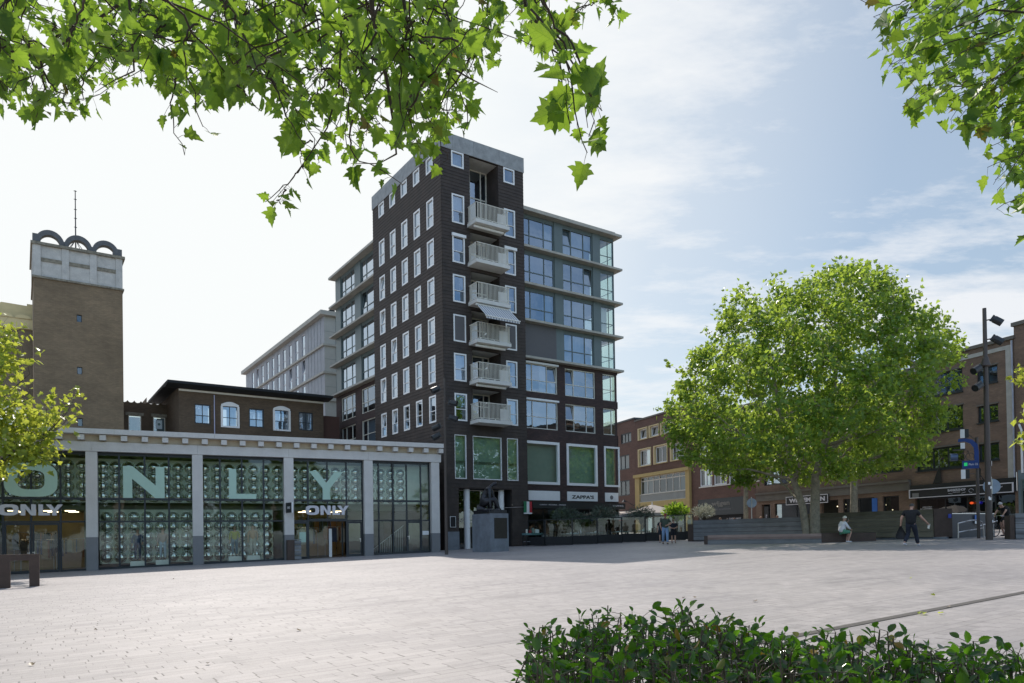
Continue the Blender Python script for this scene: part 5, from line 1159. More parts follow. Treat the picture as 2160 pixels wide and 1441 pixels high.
# ------------------------------------------------------------------ vegetation
def half(pts): return [(x, y) for x, y in pts]
PLANE = [(0,0),(.17,-.07),(.40,.03),(.30,.20),(.44,.24),(.62,.40),(.47,.42),(.34,.46),(.36,.60),(.22,.62),(.19,.76),(.10,.80),(0,1.02)]
PLANE_S = [(0,0),(.36,.02),(.28,.22),(.58,.42),(.30,.52),(.22,.74),(0,1.0)]
OVAL = [(0,0),(.14,.10),(.25,.22),(.24,.27),(.32,.40),(.29,.45),(.33,.58),(.27,.64),(.25,.76),(.15,.86),(0,1.0)]
OVAL_S = [(0,0),(.22,.25),(.27,.55),(.15,.85),(0,1.0)]
THIN = [(0,0),(.11,.3),(.09,.7),(0,1)]
def leaves(name, P, A, Nn, size, half_, mat, fold=.22, droop=.25, seed=0, parent=None, kind=None):
    """P base points, A tip directions, Nn blade normals (n,3), one two-faced leaf each"""
    r = np.random.default_rng(seed); n = len(P); A = A/np.linalg.norm(A, axis=1, keepdims=True)
    Nn = Nn-A*np.sum(A*Nn, 1, keepdims=True); Nn /= np.linalg.norm(Nn, axis=1, keepdims=True)+1e-9; S_ = np.cross(A, Nn)
    h = np.array(half_); k = len(h); x = np.concatenate([h[:, 0], -h[1:-1, 0]]); y = np.concatenate([h[:, 1], h[1:-1, 1]])
    fo = fold*(.4+1.2*r.random((n, 1))); dr = droop*(.2+1.6*r.random((n, 1))); sz = size[:, None]; ws = (.85+.3*r.random((n, 1)))
    tw = r.normal(0, .18, (n, 1))
    zz = fo*np.abs(x)[None, :]-dr*(y**2)[None, :]+tw*(x*y)[None, :]
    V = P[:, None, :]+sz[..., None]*(A[:, None, :]*y[None, :, None]+S_[:, None, :]*(x[None, :]*ws)[..., None]+Nn[:, None, :]*zz[..., None])
    nv = len(x); V = V.reshape(-1, 3)
    fa = np.arange(k); fb = np.concatenate([[0], np.arange(k, nv)[::1], [k-1]])[::-1]
    F = np.concatenate([fa, fb]); base = (np.arange(n)*nv)[:, None]
    loops = (F[None, :]+base).ravel(); ls = np.tile([k, len(fb)], n); st_ = np.concatenate([[0], np.cumsum(ls)[:-1]])
    me = bpy.data.meshes.new(name); me.vertices.add(len(V)); me.vertices.foreach_set('co', V.astype(np.float32).ravel())
    me.loops.add(len(loops)); me.loops.foreach_set('vertex_index', loops.astype(np.int32)); me.polygons.add(len(ls)); me.polygons.foreach_set('loop_start', st_.astype(np.int32)); me.polygons.foreach_set('loop_total', ls.astype(np.int32))
    at = me.attributes.new('rnd', 'FLOAT', 'POINT'); at.data.foreach_set('value', np.repeat(r.random(n), nv).astype(np.float32))
    for nm, vals in (('lx', np.abs(x)), ('ly', y)):
        if half_ is PLANE: me.attributes.new(nm, 'FLOAT', 'POINT').data.foreach_set('value', np.tile(vals, n).astype(np.float32))
    me.materials.append(mat); me.update(calc_edges=True); me.validate()
    return put(name, me, parent)
def inpoly(x, y, P):
    c = False
    for (a, b), (d, e) in zip(P, P[1:]+P[:1]):
        if (b > y) != (e > y) and x < (d-a)*(y-b)/(e-b)+a: c = not c
    return c
def bez(a, b, c, n): return [a*(1-t)**2+b*2*t*(1-t)+c*t*t for t in [i/n for i in range(n+1)]]
def rdir(r, n): v = r.normal(size=(n, 3)); return v/np.linalg.norm(v, axis=1, keepdims=True)
def tree(t, stems, prof, ncl, per, lsize, seed, leafm, blob=(.75, .5), half_=PLANE_S, barkm=None, flat=.5, poly=None, sprays=False):
    """stems: list of [(Vector, radius)...]; prof: [(z, xmin, xmax, ydepth)]; local coordinates under the empty t"""
    r = np.random.default_rng(seed); barkm = barkm or M['bark']
    tm = MB()
    for s in stems: tm.tube([p for p, _ in s], [q for _, q in s], 12)
    tm.obj('trunk', barkm, t, smooth=True)
    nodes = [(Vector(p), q) for s in stems for p, q in s[len(s)//3:]]
    zs = np.array([p[0] for p in prof]); 
    def at(z): return [np.interp(z, zs, [p[k] for p in prof]) for k in (1, 2, 3)]
    wts = np.array([(p[2]-p[1])*p[3] for p in prof])
    br = MB(); LP = []; LA = []; LN = []
    for i in range(ncl):
        for _ in range(50):
            z = r.uniform(zs[0], zs[-1])
            if r.random() < np.interp(z, zs, wts)/wts.max()*.85+.15: break
        x0, x1, dy = at(z); th = r.uniform(0, 2*math.pi); rho = r.uniform(.05, 1)**.42
        c = Vector(((x0+x1)/2+rho*math.cos(th)*(x1-x0)/2, rho*math.sin(th)*dy, z))
        if poly:
            for _ in range(200):
                X, Z = r.uniform(min(p[0] for p in poly), max(p[0] for p in poly)), r.uniform(zs[0], zs[-1])
                if inpoly(X, Z, poly): break
            x0, x1, dy = at(Z); k_ = min(1, abs(X-(x0+x1)/2)/((x1-x0)/2+.01)); c = Vector((X, (1 if r.random() < .5 else -1)*dy*math.sqrt(max(.02, 1-k_*k_))*r.random()**.5, Z)); z = Z
        best = min(nodes, key=lambda q: (q[0]-c).length+max(0, (q[0].z+.25*(Vector((q[0].x, q[0].y, 0))-Vector((c.x, c.y, 0))).length-c.z))*3)
        a = best[0]; midp = (a+c)/2+Vector((0, 0, (.12 if c.z > a.z+1 else .35)*(c-a).length*.5)); pts = bez(a, midp, c, 7)
        for k in range(1, 8): pts[k] = pts[k]+Vector(r.normal(0, .05, 3)*(k < 7))
        r0 = min(best[1]*.6, .025+.014*(c-a).length); br.tube(pts, [r0*(1-.8*k/7)+.006 for k in range(8)], 5, cap=False)
        if (c-a).length > 1.2: nodes += [(pts[k], r0*(1-.8*k/7)) for k in (4, 5, 6)]
        ctr = Vector(((x0+x1)/2, 0, z-1.5)); outw = (c-ctr).normalized()
        n = int(per*r.uniform(.6, 1.4))
        for _ in range(3):
            e = c+Vector((r.normal(0, blob[0]), r.normal(0, blob[0]), r.normal(.1, blob[1]))); br.tube([pts[5], (pts[6]+e)/2+Vector((0, 0, .1)), e], [.012, .008, .004], 4, cap=False)
        pp = np.array(c)+np.stack([r.normal(0, blob[0], n), r.normal(0, blob[0], n), r.normal(0, blob[1], n)], 1)
        pp += np.array(outw)*r.uniform(-.2, .3)
        tip = rdir(r, n)*.9+np.array(outw)*.5+np.array([0, 0, -.35]); nn = rdir(r, n)*.75+np.array([0, 0, flat])+np.array(outw)*.35
        LP.append(pp); LA.append(tip); LN.append(nn)
    if sprays:
        for (a_, b_), (d_, e_) in zip(poly, poly[1:]+poly[:1]):
            for _ in range(int(math.hypot(d_-a_, e_-b_)/.5)+1):
                f_ = r.random(); X, Z = a_+(d_-a_)*f_, b_+(e_-b_)*f_
                if Z < 3.6: continue
                o_ = Vector((X*.16, r.normal(0, .3), .35+.1*(Z-6))).normalized()*abs(r.normal(0, .5)); c = Vector((X, r.normal(0, .8), Z)); e = c+o_
                br.tube([c-o_*.8, c, e], [.014, .009, .004], 4, cap=False); n = int(8+o_.length*16)
                ff = r.random((n, 1)); pp = np.array(c)*(1-ff)+np.array(e)*ff+r.normal(0, .11, (n, 3)); LP.append(pp); LA.append(rdir(r, n)+np.array([0, 0, -.2])); LN.append(rdir(r, n)*.8+np.array([0, 0, .5]))
    br.obj('branches', barkm, t, smooth=True)
    P_, A_, N_ = (np.concatenate(q) for q in (LP, LA, LN)); sz = lsize*r.uniform(.6, 1.25, len(P_))
    leaves('foliage', P_, A_, N_, sz, half_, leafm, seed=seed, parent=t)
# main plane tree, profile read off its silhouette at its own distance
TX, TY = 16.55, 39.9; TG = 1.2
def pr(rows, Y, tx, tg):
    out = []
    for py, xl, xr, dy in rows:
        a, b = atY(xl, py, Y), atY(xr, py, Y); out.append(((a.z+b.z)/2-tg, a.x-tx, b.x-tx, dy))
    return sorted(out)
rows = [(1025, 1560, 1860, 2.6), (1000, 1480, 1940, 4.2), (960, 1440, 1960, 6.0), (900, 1425, 1962, 6.8), (850, 1435, 1970, 6.9), (800, 1465, 1980, 6.5), (750, 1500, 1985, 6.0), (700, 1530, 1915, 5.2), (660, 1545, 1885, 4.6), (625, 1570, 1865, 3.6), (595, 1690, 1845, 2.2), (572, 1752, 1812, 1.0)]
mt = thing('plane_tree', 'big leafy plane tree with two pale trunks growing out of the timber bench', 'tree', (TX, TY, TG))
v = Vector
st1 = [(v((-.40, 0, -.4)), .24), (v((-.43, 0, .4)), .20), (v((-.58, .05, 1.8)), .19), (v((-1.02, .1, 3.2)), .165), (v((-1.25, .2, 5)), .14), (v((-1.6, .3, 7)), .11), (v((-2.0, .2, 9)), .08), (v((-2.3, .2, 11)), .045)]
st2 = [(v((.02, -.1, -.4)), .32), (v((.0, -.1, .4)), .28), (v((.03, -.12, 1.8)), .25), (v((.1, -.15, 3.4)), .22), (v((.55, -.2, 5)), .19), (v((1.0, -.1, 7)), .15), (v((1.4, .1, 9)), .11), (v((1.7, .2, 11.5)), .065), (v((1.9, .2, 13.5)), .035)]
st3 = [(v((-1.02, .1, 3.2)), .13), (v((-.55, -.4, 5)), .13), (v((-.2, -.9, 7)), .10), (v((.1, -1.1, 9.5)), .06)]
st4 = [(v((.3, -.2, 4.2)), .14), (v((2.0, .5, 5.6)), .12), (v((3.6, .9, 6.9)), .08), (v((5.0, 1.0, 7.8)), .05)]
st5 = [(v((-1.1, .15, 3.9)), .12), (v((-2.4, -.3, 5.0)), .10), (v((-4.2, -.5, 5.8)), .06)]
oln = [(1700,1010),(1600,1012),(1540,990),(1465,965),(1470,945),(1435,915),(1420,885),(1415,862),(1440,835),(1455,800),(1465,758),(1497,747),(1525,705),(1535,655),(1560,620),(1595,612),(1640,636),(1690,614),(1740,586),(1788,560),(1822,580),(1855,607),(1858,668),(1905,680),(1955,668),(1930,708),(1988,742),(1970,768),(1945,795),(1915,825),(1920,860),(1905,900),(1925,945),(1925,965),(1895,978),(1830,1000),(1770,1008)]
poly = [(q.x-TX, q.z-TG) for q in (atY(a, b, TY) for a, b in oln)]
tree(mt, [st1, st2, st3, st4, st5], pr(rows, TY, TX, TG), 700, 54, .21, 3, M['leaf'], (.31, .22), poly=poly, sprays=True)
# stray twigs reaching out of the crown are part of its clusters; the trees behind share its mesh
for (x_, y_, hh, tr_, lab) in ((24.9, 53, 1.0, .3, 'plane tree standing behind the retaining wall in front of the shop sign row'), (19.6, 61, 1.1, .22, 'smaller plane tree by the dark shopfront, its trunk beside the round road sign')):
    t = thing('plane_tree', lab, 'tree', (x_, y_, gz(x_, y_)+.3))
    tree(t, [[(v((0, 0, -.3)), tr_), (v((.05, 0, 2.2*hh)), tr_*.85), (v((.1, 0, 4.4*hh)), tr_*.75), (v((0, 0, 7*hh)), tr_*.4), (v((0, 0, 9*hh)), tr_*.2)]], [(4.6*hh, -2.2, 2.2, 2), (5.6*hh, -3.4, 3.4, 3), (7.5*hh, -3.4, 3.4, 3), (9.5*hh, -1.5, 1.5, 1.4)], 70, 80, .24, int(x_), M['leaf'], (.6, .4))
# trees behind the camera: the windows and the shop glass mirror them
BTR = [(-19, -15, 1.0, .4, 'left'), (-8, -19, 1.12, 1.9, 'second from left'), (4, -17, 1.05, 3.3, 'middle'), (15, -20, 1.15, 5.0, 'second from right'), (27, -16, 1.0, 2.6, 'right')]
for x_, y_, s_, rz, wh in BTR:
    dup(mt, (x_, y_, gz(x_, y_)-.3), rz, 'plane tree behind the viewer mirrored in the windows, %s of the row' % wh, 'plane trees on the near side of the square', (s_, s_, s_))
# yellow green tree at the left edge
LTX, LTY = -25.6, 32.5; lz = gz(LTX, LTY)
lt = thing('plane_tree', 'sunlit yellow green young plane tree reaching in at the left edge', 'tree', (LTX, LTY, lz))
rows = [(985, -230, 50, 1.4), (950, -270, 90, 1.9), (900, -290, 118, 2.1), (860, -280, 115, 2.0), (800, -260, 45, 1.8), (750, -240, 8, 1.5), (700, -220, 15, 1.3), (670, -200, -5, .8)]
st_ = [(v((0, 0, -.1)), .17), (v((.02, 0, 2.5)), .14), (v((.05, 0, 5)), .11), (v((0, .1, 7)), .07), (v((0, .1, 9.0)), .03)]
st_b = [(v((.05, 0, 4.3)), .08), (v((2.2, .1, 5.3)), .055), (v((4.6, .1, 6.3)), .035), (v((6.0, .1, 7.2)), .015)]
tree(lt, [st_, st_b], pr(rows, LTY, LTX, lz), 95, 60, .27, 11, M['leafyel'], (.48, .34))
r = np.random.default_rng(5); LP = []; tgt = [(165, 825), (150, 835), (130, 850), (110, 840), (95, 835), (120, 872), (140, 868), (155, 862), (100, 905), (85, 930), (105, 940), (70, 940), (30, 760), (42, 770), (20, 700), (35, 690)]
tb = MB()
for px, py in tgt:
    c_ = atY(px, py, LTY+r.uniform(-.5, .5))-Vector((LTX, LTY, lz)); LP.append(np.array(c_)+r.normal(0, .17, (9, 3))); tb.tube([Vector((4.6, .1, 6.3)) if px > 60 else Vector((1.5, .1, 7)), c_*.6+Vector((2.0, 0, 2.4)), c_], [.02, .012, .005], 4, cap=False)
tb.obj('twigs', M['twig'], lt)
P_ = np.concatenate(LP); n = len(P_); leaves('foliage', P_, rdir(r, n)+np.array([.3, 0, -.2]), rdir(r, n)*.8+np.array([0, -.2, .6]), .25*r.uniform(.6, 1.2, n), PLANE_S, M['leafyel'], seed=6, parent=lt)
# overhanging plane branches, near the camera
def overhang(t, loc, twigs, seed, lsize, den, mat, limbs):
    r = np.random.default_rng(seed); br = MB(); L0 = Vector(loc); LP = []; LA = []; LN = []; LS = []
    for pts, rr in limbs: br.tube([p-L0 for p in pts], [q*.7 for q in rr], 7, cap=True)
    for a, b, frac, dn in twigs:
        sag = (a+b)/2+Vector((r.normal(0, .12), r.normal(0, .12), r.normal(.05, .06))); pts = bez(a, sag, b, 10)
        for k in range(1, 11): pts[k] = pts[k]+Vector(r.normal(0, .012, 3))
        br.tube([p-L0 for p in pts], [.0065*(1-.75*k/10)+.0013 for k in range(11)], 5, cap=False)
        ln = sum((pts[k+1]-pts[k]).length for k in range(10)); n = max(3, int(ln*den*dn))
        for j in range(n):
            f = 1-(1-frac)*(j+.5*r.random())/n if j else .995
            k = min(9, int(f*10)); p = pts[k]+(pts[k+1]-pts[k])*(f*10-k); sd = Vector(r.normal(0, 1, 3)); sd.normalize()
            off = sd*r.uniform(.03, .10)+Vector((0, 0, -r.uniform(.0, .05))); e = p+off; br.tube([p-L0, p+off*.5-L0+Vector((0, 0, .006)), e-L0], .0018, 3, cap=False)
            LP.append(np.array(e-L0)); LA.append(np.array(sd)*.75+np.array([0, 0, -.45])+r.normal(0, .35, 3)); LN.append(np.array([0, -.4, .45])+r.normal(0, .6, 3)); LS.append(lsize*(1.22 if dn < .8 else 1)*r.uniform(.35, 1.15)*(.8 if f > .9 else 1))
    br.obj('branches', M['twig'], t, smooth=True)
    leaves('foliage', np.array(LP), np.array(LA), np.array(LN), np.array(LS), PLANE, mat, fold=.28, droop=.22, seed=seed, parent=t)
xb = [(-60,200),(0,215),(60,200),(105,232),(140,205),(165,238),(200,205),(260,178),(330,235),(365,285),(400,200),(450,245),(500,185),(535,300),(570,225),(605,265),(640,200),(680,305),(720,330),(760,328),(790,235),(830,325),(880,330),(910,340),(945,262),(965,235),(990,185),(1050,125),(1090,188),(1125,100),(1160,140),(1200,150)]
def yb(px): return float(np.interp(px, [a for a, _ in xb], [b for _, b in xb]))
rg_ = np.random.default_rng(21); tw = []
for i in range(130):
    px = rg_.uniform(-80, 1150); full = rg_.random() < .45; py = yb(px)*(1.0 if full else rg_.uniform(.25, .95))-(18 if full else 0)
    dp = rg_.uniform(4.6, 9.5); b = atY(px, py, dp); a = atY(px+rg_.normal(0, 210), py-rg_.uniform(150, 330), dp+rg_.normal(0, .6)); tw.append((a, b, .1, 1.0))
    for q_ in range(2):
        f_ = rg_.uniform(.3, .8); c_ = a+(b-a)*f_; tw.append((c_, c_+Vector(rg_.normal(0, .22, 3))+Vector((0, 0, -.12)), .3, .95))
for (px, py, dp, ax, ay) in ((1235, 318, 4.2, 1130, -40), (1245, 285, 4.3, 1170, 60), (1265, 235, 4.2, 1150, 40), (1195, 265, 4.3, 1120, 20), (1225, 140, 5.3, 1080, -60), (1215, 215, 5.2, 1120, -20)):
    tw.append((atY(ax, ay, dp+.1), atY(px, py, dp), .45, .75))
limbs = []
def PL(pp, dp): return [atY(a, b, dp+.12*k) for k, (a, b) in enumerate(pp)]
limbs.append((PL([(770, -200), (785, 20), (800, 90), (818, 180), (830, 260), (836, 325), (800, 345), (740, 345)], 5.4), [.035, .028, .024, .02, .016, .012, .006, .003]))
limbs.append((PL([(700, -120), (720, 60), (715, 180), (690, 270), (640, 345), (610, 385), (575, 425)], 5.8), [.02, .014, .012, .009, .007, .005, .003]))
limbs.append((PL([(330, -150), (250, 10), (200, 45), (150, 75), (105, 120)], 6.0), [.03, .02, .016, .012, .005]))
limbs.append((PL([(830, -150), (860, 60), (930, 130), (990, 165), (1050, 195)], 5.6), [.03, .018, .013, .009, .003]))
limbs.append((PL([(1080, -160), (1110, 20), (1150, 70), (1190, 120), (1230, 200), (1240, 270)], 5.2), [.028, .018, .014, .010, .006, .004]))
limbs.append((PL([(260, -150), (275, 30), (283, 150), (240, 170), (200, 195)], 5.5), [.022, .014, .01, .006, .003]))
limbs.append((PL([(480, -200), (500, 60), (540, 150), (590, 190)], 6.6), [.03, .02, .014, .006]))
tw.append((atY(640, 345, 6.2), atY(560, 425, 6.4), .55, 1.0)); tw.append((atY(600, 400, 6.3), atY(590, 432, 6.4), .3, 1.2)); tw.append((atY(660, 300, 6.2), atY(640, 345, 6.2), .6, .5))
ovl = (-4.5, -2.2, gz(-4.5, -2.2)); top = Vector((-4.3, -2.0, 6.6))
ot = thing('plane_tree', 'near plane tree whose leafy branches hang down across the top left of the view', 'tree', ovl)
for e_ in (limbs[0][0][0], limbs[2][0][0], limbs[4][0][0], limbs[6][0][0], limbs[1][0][0]):
    limbs.append((bez(top, (top+e_)/2+Vector((0, 0, .9)), e_, 8), [.12-.011*k for k in range(9)]))
MB().tube([(0, 0, -.1), (.05, 0, 2), (.1, .05, 4.5), (.2, .2, 6.7)], [.32, .27, .22, .15], 14).obj('trunk', M['bark'], ot, smooth=True)
overhang(ot, ovl, tw, 4, .158, 10.0, M['leafnear'], limbs)
# right hand overhanging tree
xb2 = [(1830,20),(1850,90),(1870,140),(1930,205),(1985,240),(2010,262),(2080,290),(2160,330)]
tw = []; rg_ = np.random.default_rng(8)
for i in range(95):
    px = rg_.uniform(1850, 2330); py = float(np.interp(px, [a for a, _ in xb2], [b for _, b in xb2]))*(1 if rg_.random() < .35 else rg_.uniform(-.15, 1)); dp = rg_.uniform(7.0, 10.0)
    tw.append((atY(px+rg_.uniform(120, 330), py-rg_.uniform(60, 220), dp+rg_.normal(0, .4)), atY(px, py-12, dp), .1, 1.0))
for px, py in ((2090, 310), (2085, 350), (2100, 380), (2110, 400), (2100, 440), (2130, 425), (2140, 350), (2150, 400), (2155, 500), (2120, 340), (2170, 450), (2150, 440)):
    dp = rg_.uniform(7.4, 8.2); tw.append((atY(px+rg_.uniform(90, 200), py-rg_.uniform(40, 150), dp), atY(px, py, dp), .25, 1.0))
for px, py in ((1815, 5), (1850, 55), (1840, 40)): tw.append((atY(px+90, py-60, 8), atY(px, py, 7.9), .4, .8))
for px, py in ((1912, 215), (1930, 230), (2005, 280)): tw.append((atY(px+110, py-60, 8), atY(px, py, 7.9), .55, .7))
ovr = (9.2, 6.0, gz(9.2, 6)); rt_ = thing('plane_tree', 'near plane tree whose sunlit branches reach in at the top right corner', 'tree', ovr); limbs = []
top = Vector((9.0, 6.2, 6.5)); 
for e_ in (atY(2250, -80, 8), atY(2300, 150, 8.2), atY(2200, 30, 9), atY(2280, 330, 8)):
    limbs.append((bez(top, (top+e_)/2+Vector((0, 0, .5)), e_, 8), [.09-.009*k for k in range(9)]))
limbs.append(([atY(a, b, 8.2+.1*k) for k, (a, b) in enumerate([(2200, 30), (2090, 20), (2010, 60), (1960, 110)])], [.02, .014, .01, .005]))
limbs.append(([atY(a, b, 8+.1*k) for k, (a, b) in enumerate([(2280, 330), (2190, 300), (2130, 330), (2095, 390)])], [.016, .012, .008, .003]))
MB().tube([(0, 0, -.1), (.05, 0, 2), (-.1, .05, 4.5), (-.2, .2, 6.5)], [.3, .26, .2, .12], 14).obj('trunk', M['bark'], rt_, smooth=True)
overhang(rt_, ovr, tw, 9, .185, 9.5, M['leafnear'], limbs)
# low twigs of a third tree at the right edge
e3 = (19.5, 23.5, gz(19.5, 23.5)); t3 = thing('plane_tree', 'young plane tree with a few leafy twigs showing at the right edge of the picture', 'tree', e3)
tw = []; rg_ = np.random.default_rng(12)
for px, py in ((2128, 795), (2135, 800), (2145, 790), (2150, 780), (2155, 805), (2150, 860), (2160, 870), (2140, 890), (2150, 910), (2158, 925), (2135, 930), (2165, 760), (2175, 820), (2180, 900), (2190, 780)):
    for q_ in range(2): tw.append((atY(px+rg_.uniform(60, 130), py-rg_.uniform(-20, 30), 23.2), atY(px+rg_.normal(0, 5), py+rg_.normal(0, 6), 23+rg_.normal(0, .2)), .3, 1.0))
MB().tube([(0, 0, -.1), (0, 0, 3), (.1, 0, 7)], [.13, .1, .05], 10).obj('trunk', M['bark'], t3)
limbs = [(bez(Vector(e3)+Vector((.03, 0, 4)), Vector((19, 23.3, 6)), atY(2200, 800, 23.2), 6), [.05, .045, .04, .03, .025, .02, .015]), (bez(Vector(e3)+Vector((.03, 0, 3)), Vector((19, 23.3, 4)), atY(2200, 910, 23.2), 6), [.05, .045, .04, .03, .025, .02, .015])]
overhang(t3, e3, tw, 13, .21, 7, M['leafyel'], limbs)
# hedge
hd = thing('hedge', 'glossy dark green clipped hedge in the foreground with a few yellow leaves', 'hedge', (0, 0, 0))
r = np.random.default_rng(31); hb = MB()
otl = [(1085,1345),(1105,1312),(1150,1318),(1215,1300),(1240,1292),(1300,1288),(1370,1284),(1430,1282),(1480,1296),(1540,1312),(1570,1305),(1600,1335),(1660,1345),(1700,1325),(1760,1338),(1800,1335),(1880,1325),(1905,1350),(1960,1368),(2010,1358),(2060,1355),(2110,1382),(2160,1388),(2300,1405)]
P_ = []; A_ = []; N_ = []; S_ = []
def hz(px, Y): 
    py = float(np.interp(px, [a for a, _ in otl], [b for _, b in otl])); return py
for i in range(760):
    px = r.uniform(1095, 2330); u = r.random()
    Yb = np.interp(px, [1085, 1400, 2160, 2330], [2.9, 3.05, 2.45, 2.3]); Y = Yb-1.25*u**1.1
    tp = atY(px, hz(px, Yb)+r.exponential(6)*(1 if u < .3 else .3)+9, Yb); zt_ = tp.z-.03*u+r.normal(0, .022)
    X = tp.x*(Y/Yb)*.25+tp.x*.75+r.normal(0, .03); X = max(X, .05+.06*r.random())
    g = gz(X, Y); base = Vector((X+r.normal(0, .10), Y+r.normal(0, .10), g)); tipv = Vector((X, Y, zt_))
    midp = Vector((X+r.normal(0, .10), Y+r.normal(0, .10), g+.45)); pts = bez(base, midp, tipv, 9)
    for k in range(1, 9): pts[k] = pts[k]+Vector(r.normal(0, .014, 3))
    hb.tube(pts, [.0055*(1-.75*k/9)+.001 for k in range(10)], 5, cap=False)
    for q_ in range(int(r.uniform(13, 25))):
        f = 1-.42*r.random()**1.3; k = min(8, int(f*9)); p = pts[k]+(pts[k+1]-pts[k])*(f*9-k); sd = r.normal(0, 1, 3); sd[2] = abs(sd[2])*.5; sd /= np.linalg.norm(sd)
        o_ = np.array(p)+sd*r.uniform(.01, .06); hb.tube([p, Vector(o_)], .0012, 3, cap=False)
        P_.append(o_); A_.append(sd+np.array([0, 0, .45])+r.normal(0, .2, 3)); N_.append(np.array([0, -.15, .7])+r.normal(0, .5, 3)); S_.append(r.uniform(.018, .046))
hb.obj('stems', M['hedgetwig'], hd, smooth=True)
leaves('foliage', np.array(P_), np.array(A_), np.array(N_), np.array(S_), OVAL, M['hedgeleaf'], fold=.3, droop=.25, seed=2, parent=hd)
# terrace shrubs in pots
def shrub(x, y, zc, rx, rz, label, mat, n, ls, seed, hf, name='olive_tree'):
    g = gz(x, y); t = thing(name, label, 'shrub', (x, y, g)); r = np.random.default_rng(seed)
    MB().lathe([(.26, 0), (.32, .5), (.34, .55), (.28, .56)], (0, 0, 0), 14).obj('pot', M['blackmatte'], t)
    h = zc-g; br = MB(); br.tube([(0, 0, .5), (.05, 0, h*.6), (0, 0, h)], [.05, .04, .02], 7)
    d = rdir(r, n); rho = r.random((n, 1))**.45; P = d*rho*np.array([rx, rx, rz]); P *= 1+.25*np.sin(3*np.arctan2(d[:, 1:2], d[:, 0:1])+seed)*rho
    P[:, 2] = np.where(P[:, 2] < 0, P[:, 2]*.7, P[:, 2])
    for k in range(26): br.tube([(0, 0, h*.62), Vector(P[k])*.5+Vector((0, 0, h*.9)), Vector(P[k])+Vector((0, 0, h))], [.02, .012, .005], 4, cap=False)
    br.obj('stem', M['twig'], t)
    leaves('foliage', P+np.array([0, 0, h]), d+rdir(r, n)*.8+np.array([0, 0, .3]), rdir(r, n)+np.array([0, -.3, .4]), ls*r.uniform(.6, 1.3, n), hf, mat, seed=seed, parent=t)
shrub(3.8, 52.3, 3.0, .95, .55, 'dusty green olive tree in a pot, first from the left behind the terrace screens', M['oliveleaf'], 1500, .17, 1, THIN)
shrub(5.1, 52.7, 2.75, .75, .42, 'lower paler olive tree between the two big ones on the terrace', M['oliveleaf'], 1000, .15, 2, THIN)
shrub(6.65, 52.5, 3.05, .98, .6, 'dusty green olive tree in a pot left of the second cafe awning', M['oliveleaf'], 1500, .17, 3, THIN)
shrub(9.4, 53.0, 3.05, .95, .55, 'olive tree in front of the beige parasol left of the man in the red cap', M['oliveleaf'], 1500, .17, 4, THIN)
shrub(12.1, 53.4, 3.15, .85, .62, 'bright green broad leaved shrub above the walking couple', M['limeleaf'], 520, .28, 5, OVAL_S, 'shrub')
shrub(14.0, 53.0, 3.15, .78, .5, 'round silvery white shrub above the end of the timber wall', M['silverleaf'], 1300, .15, 6, THIN, 'shrub')
# dry leaves and scraps lying on the paving
r = np.random.default_rng(77); lm = leafmat('dry_leaf', (.05,.035,.02), (.12,.08,.03), (.1,.08,.02), .2)
wl_ = [(160, 1330, 'dark curled dead leaf near the left foreground'), (632, 1332, 'small dark leaf in the middle of the foreground paving'), (489, 1352, 'dark scrap left of the middle foreground'), (680, 1284, 'flat dry leaf right of the middle foreground'), (366, 1222, 'dark leaf close to the shop shadow'), (1466, 1262, 'dark twig leaf above the hedge'), (1440, 1263, 'long thin scrap above the hedge'), (1945, 1297, 'pale green leaf cluster lying beside the drain'), (1998, 1282, 'dry leaf lying on the drain'), (1920, 1221, 'pale scrap near the bench side paving'), (1972, 1258, 'pale leaf between bench and drain'), (438, 1402, 'dark leaf near the bottom edge'), (68, 1406, 'small dark leaf at the lower left'), (1590, 1270, 'dry curled leaf right above the hedge top'), (205, 1330, 'tiny dark leaf beside the first curled one')]
for px, py, lab in wl_:
    p = gnd(px, py); t = thing('fallen_leaf', lab, 'leaf', p+Vector((0, 0, .012)), 0, 'leaves fallen on the paving'); n = 4 if 'cluster' in lab else 1
    an = r.uniform(0, 6.28, n); leaves('blade', r.normal(0, .06, (n, 3))*np.array([1, 1, .1])*(n > 1), np.stack([np.cos(an), np.sin(an), .1+0*an], 1), np.array([[0, 0, 1.]]*n)+r.normal(0, .2, (n, 3)), r.uniform(.05, .09, n), PLANE_S, M['leafyel'] if 'green' in lab or 'pale' in lab else lm, fold=.5, droop=-.2, seed=int(px), parent=t)
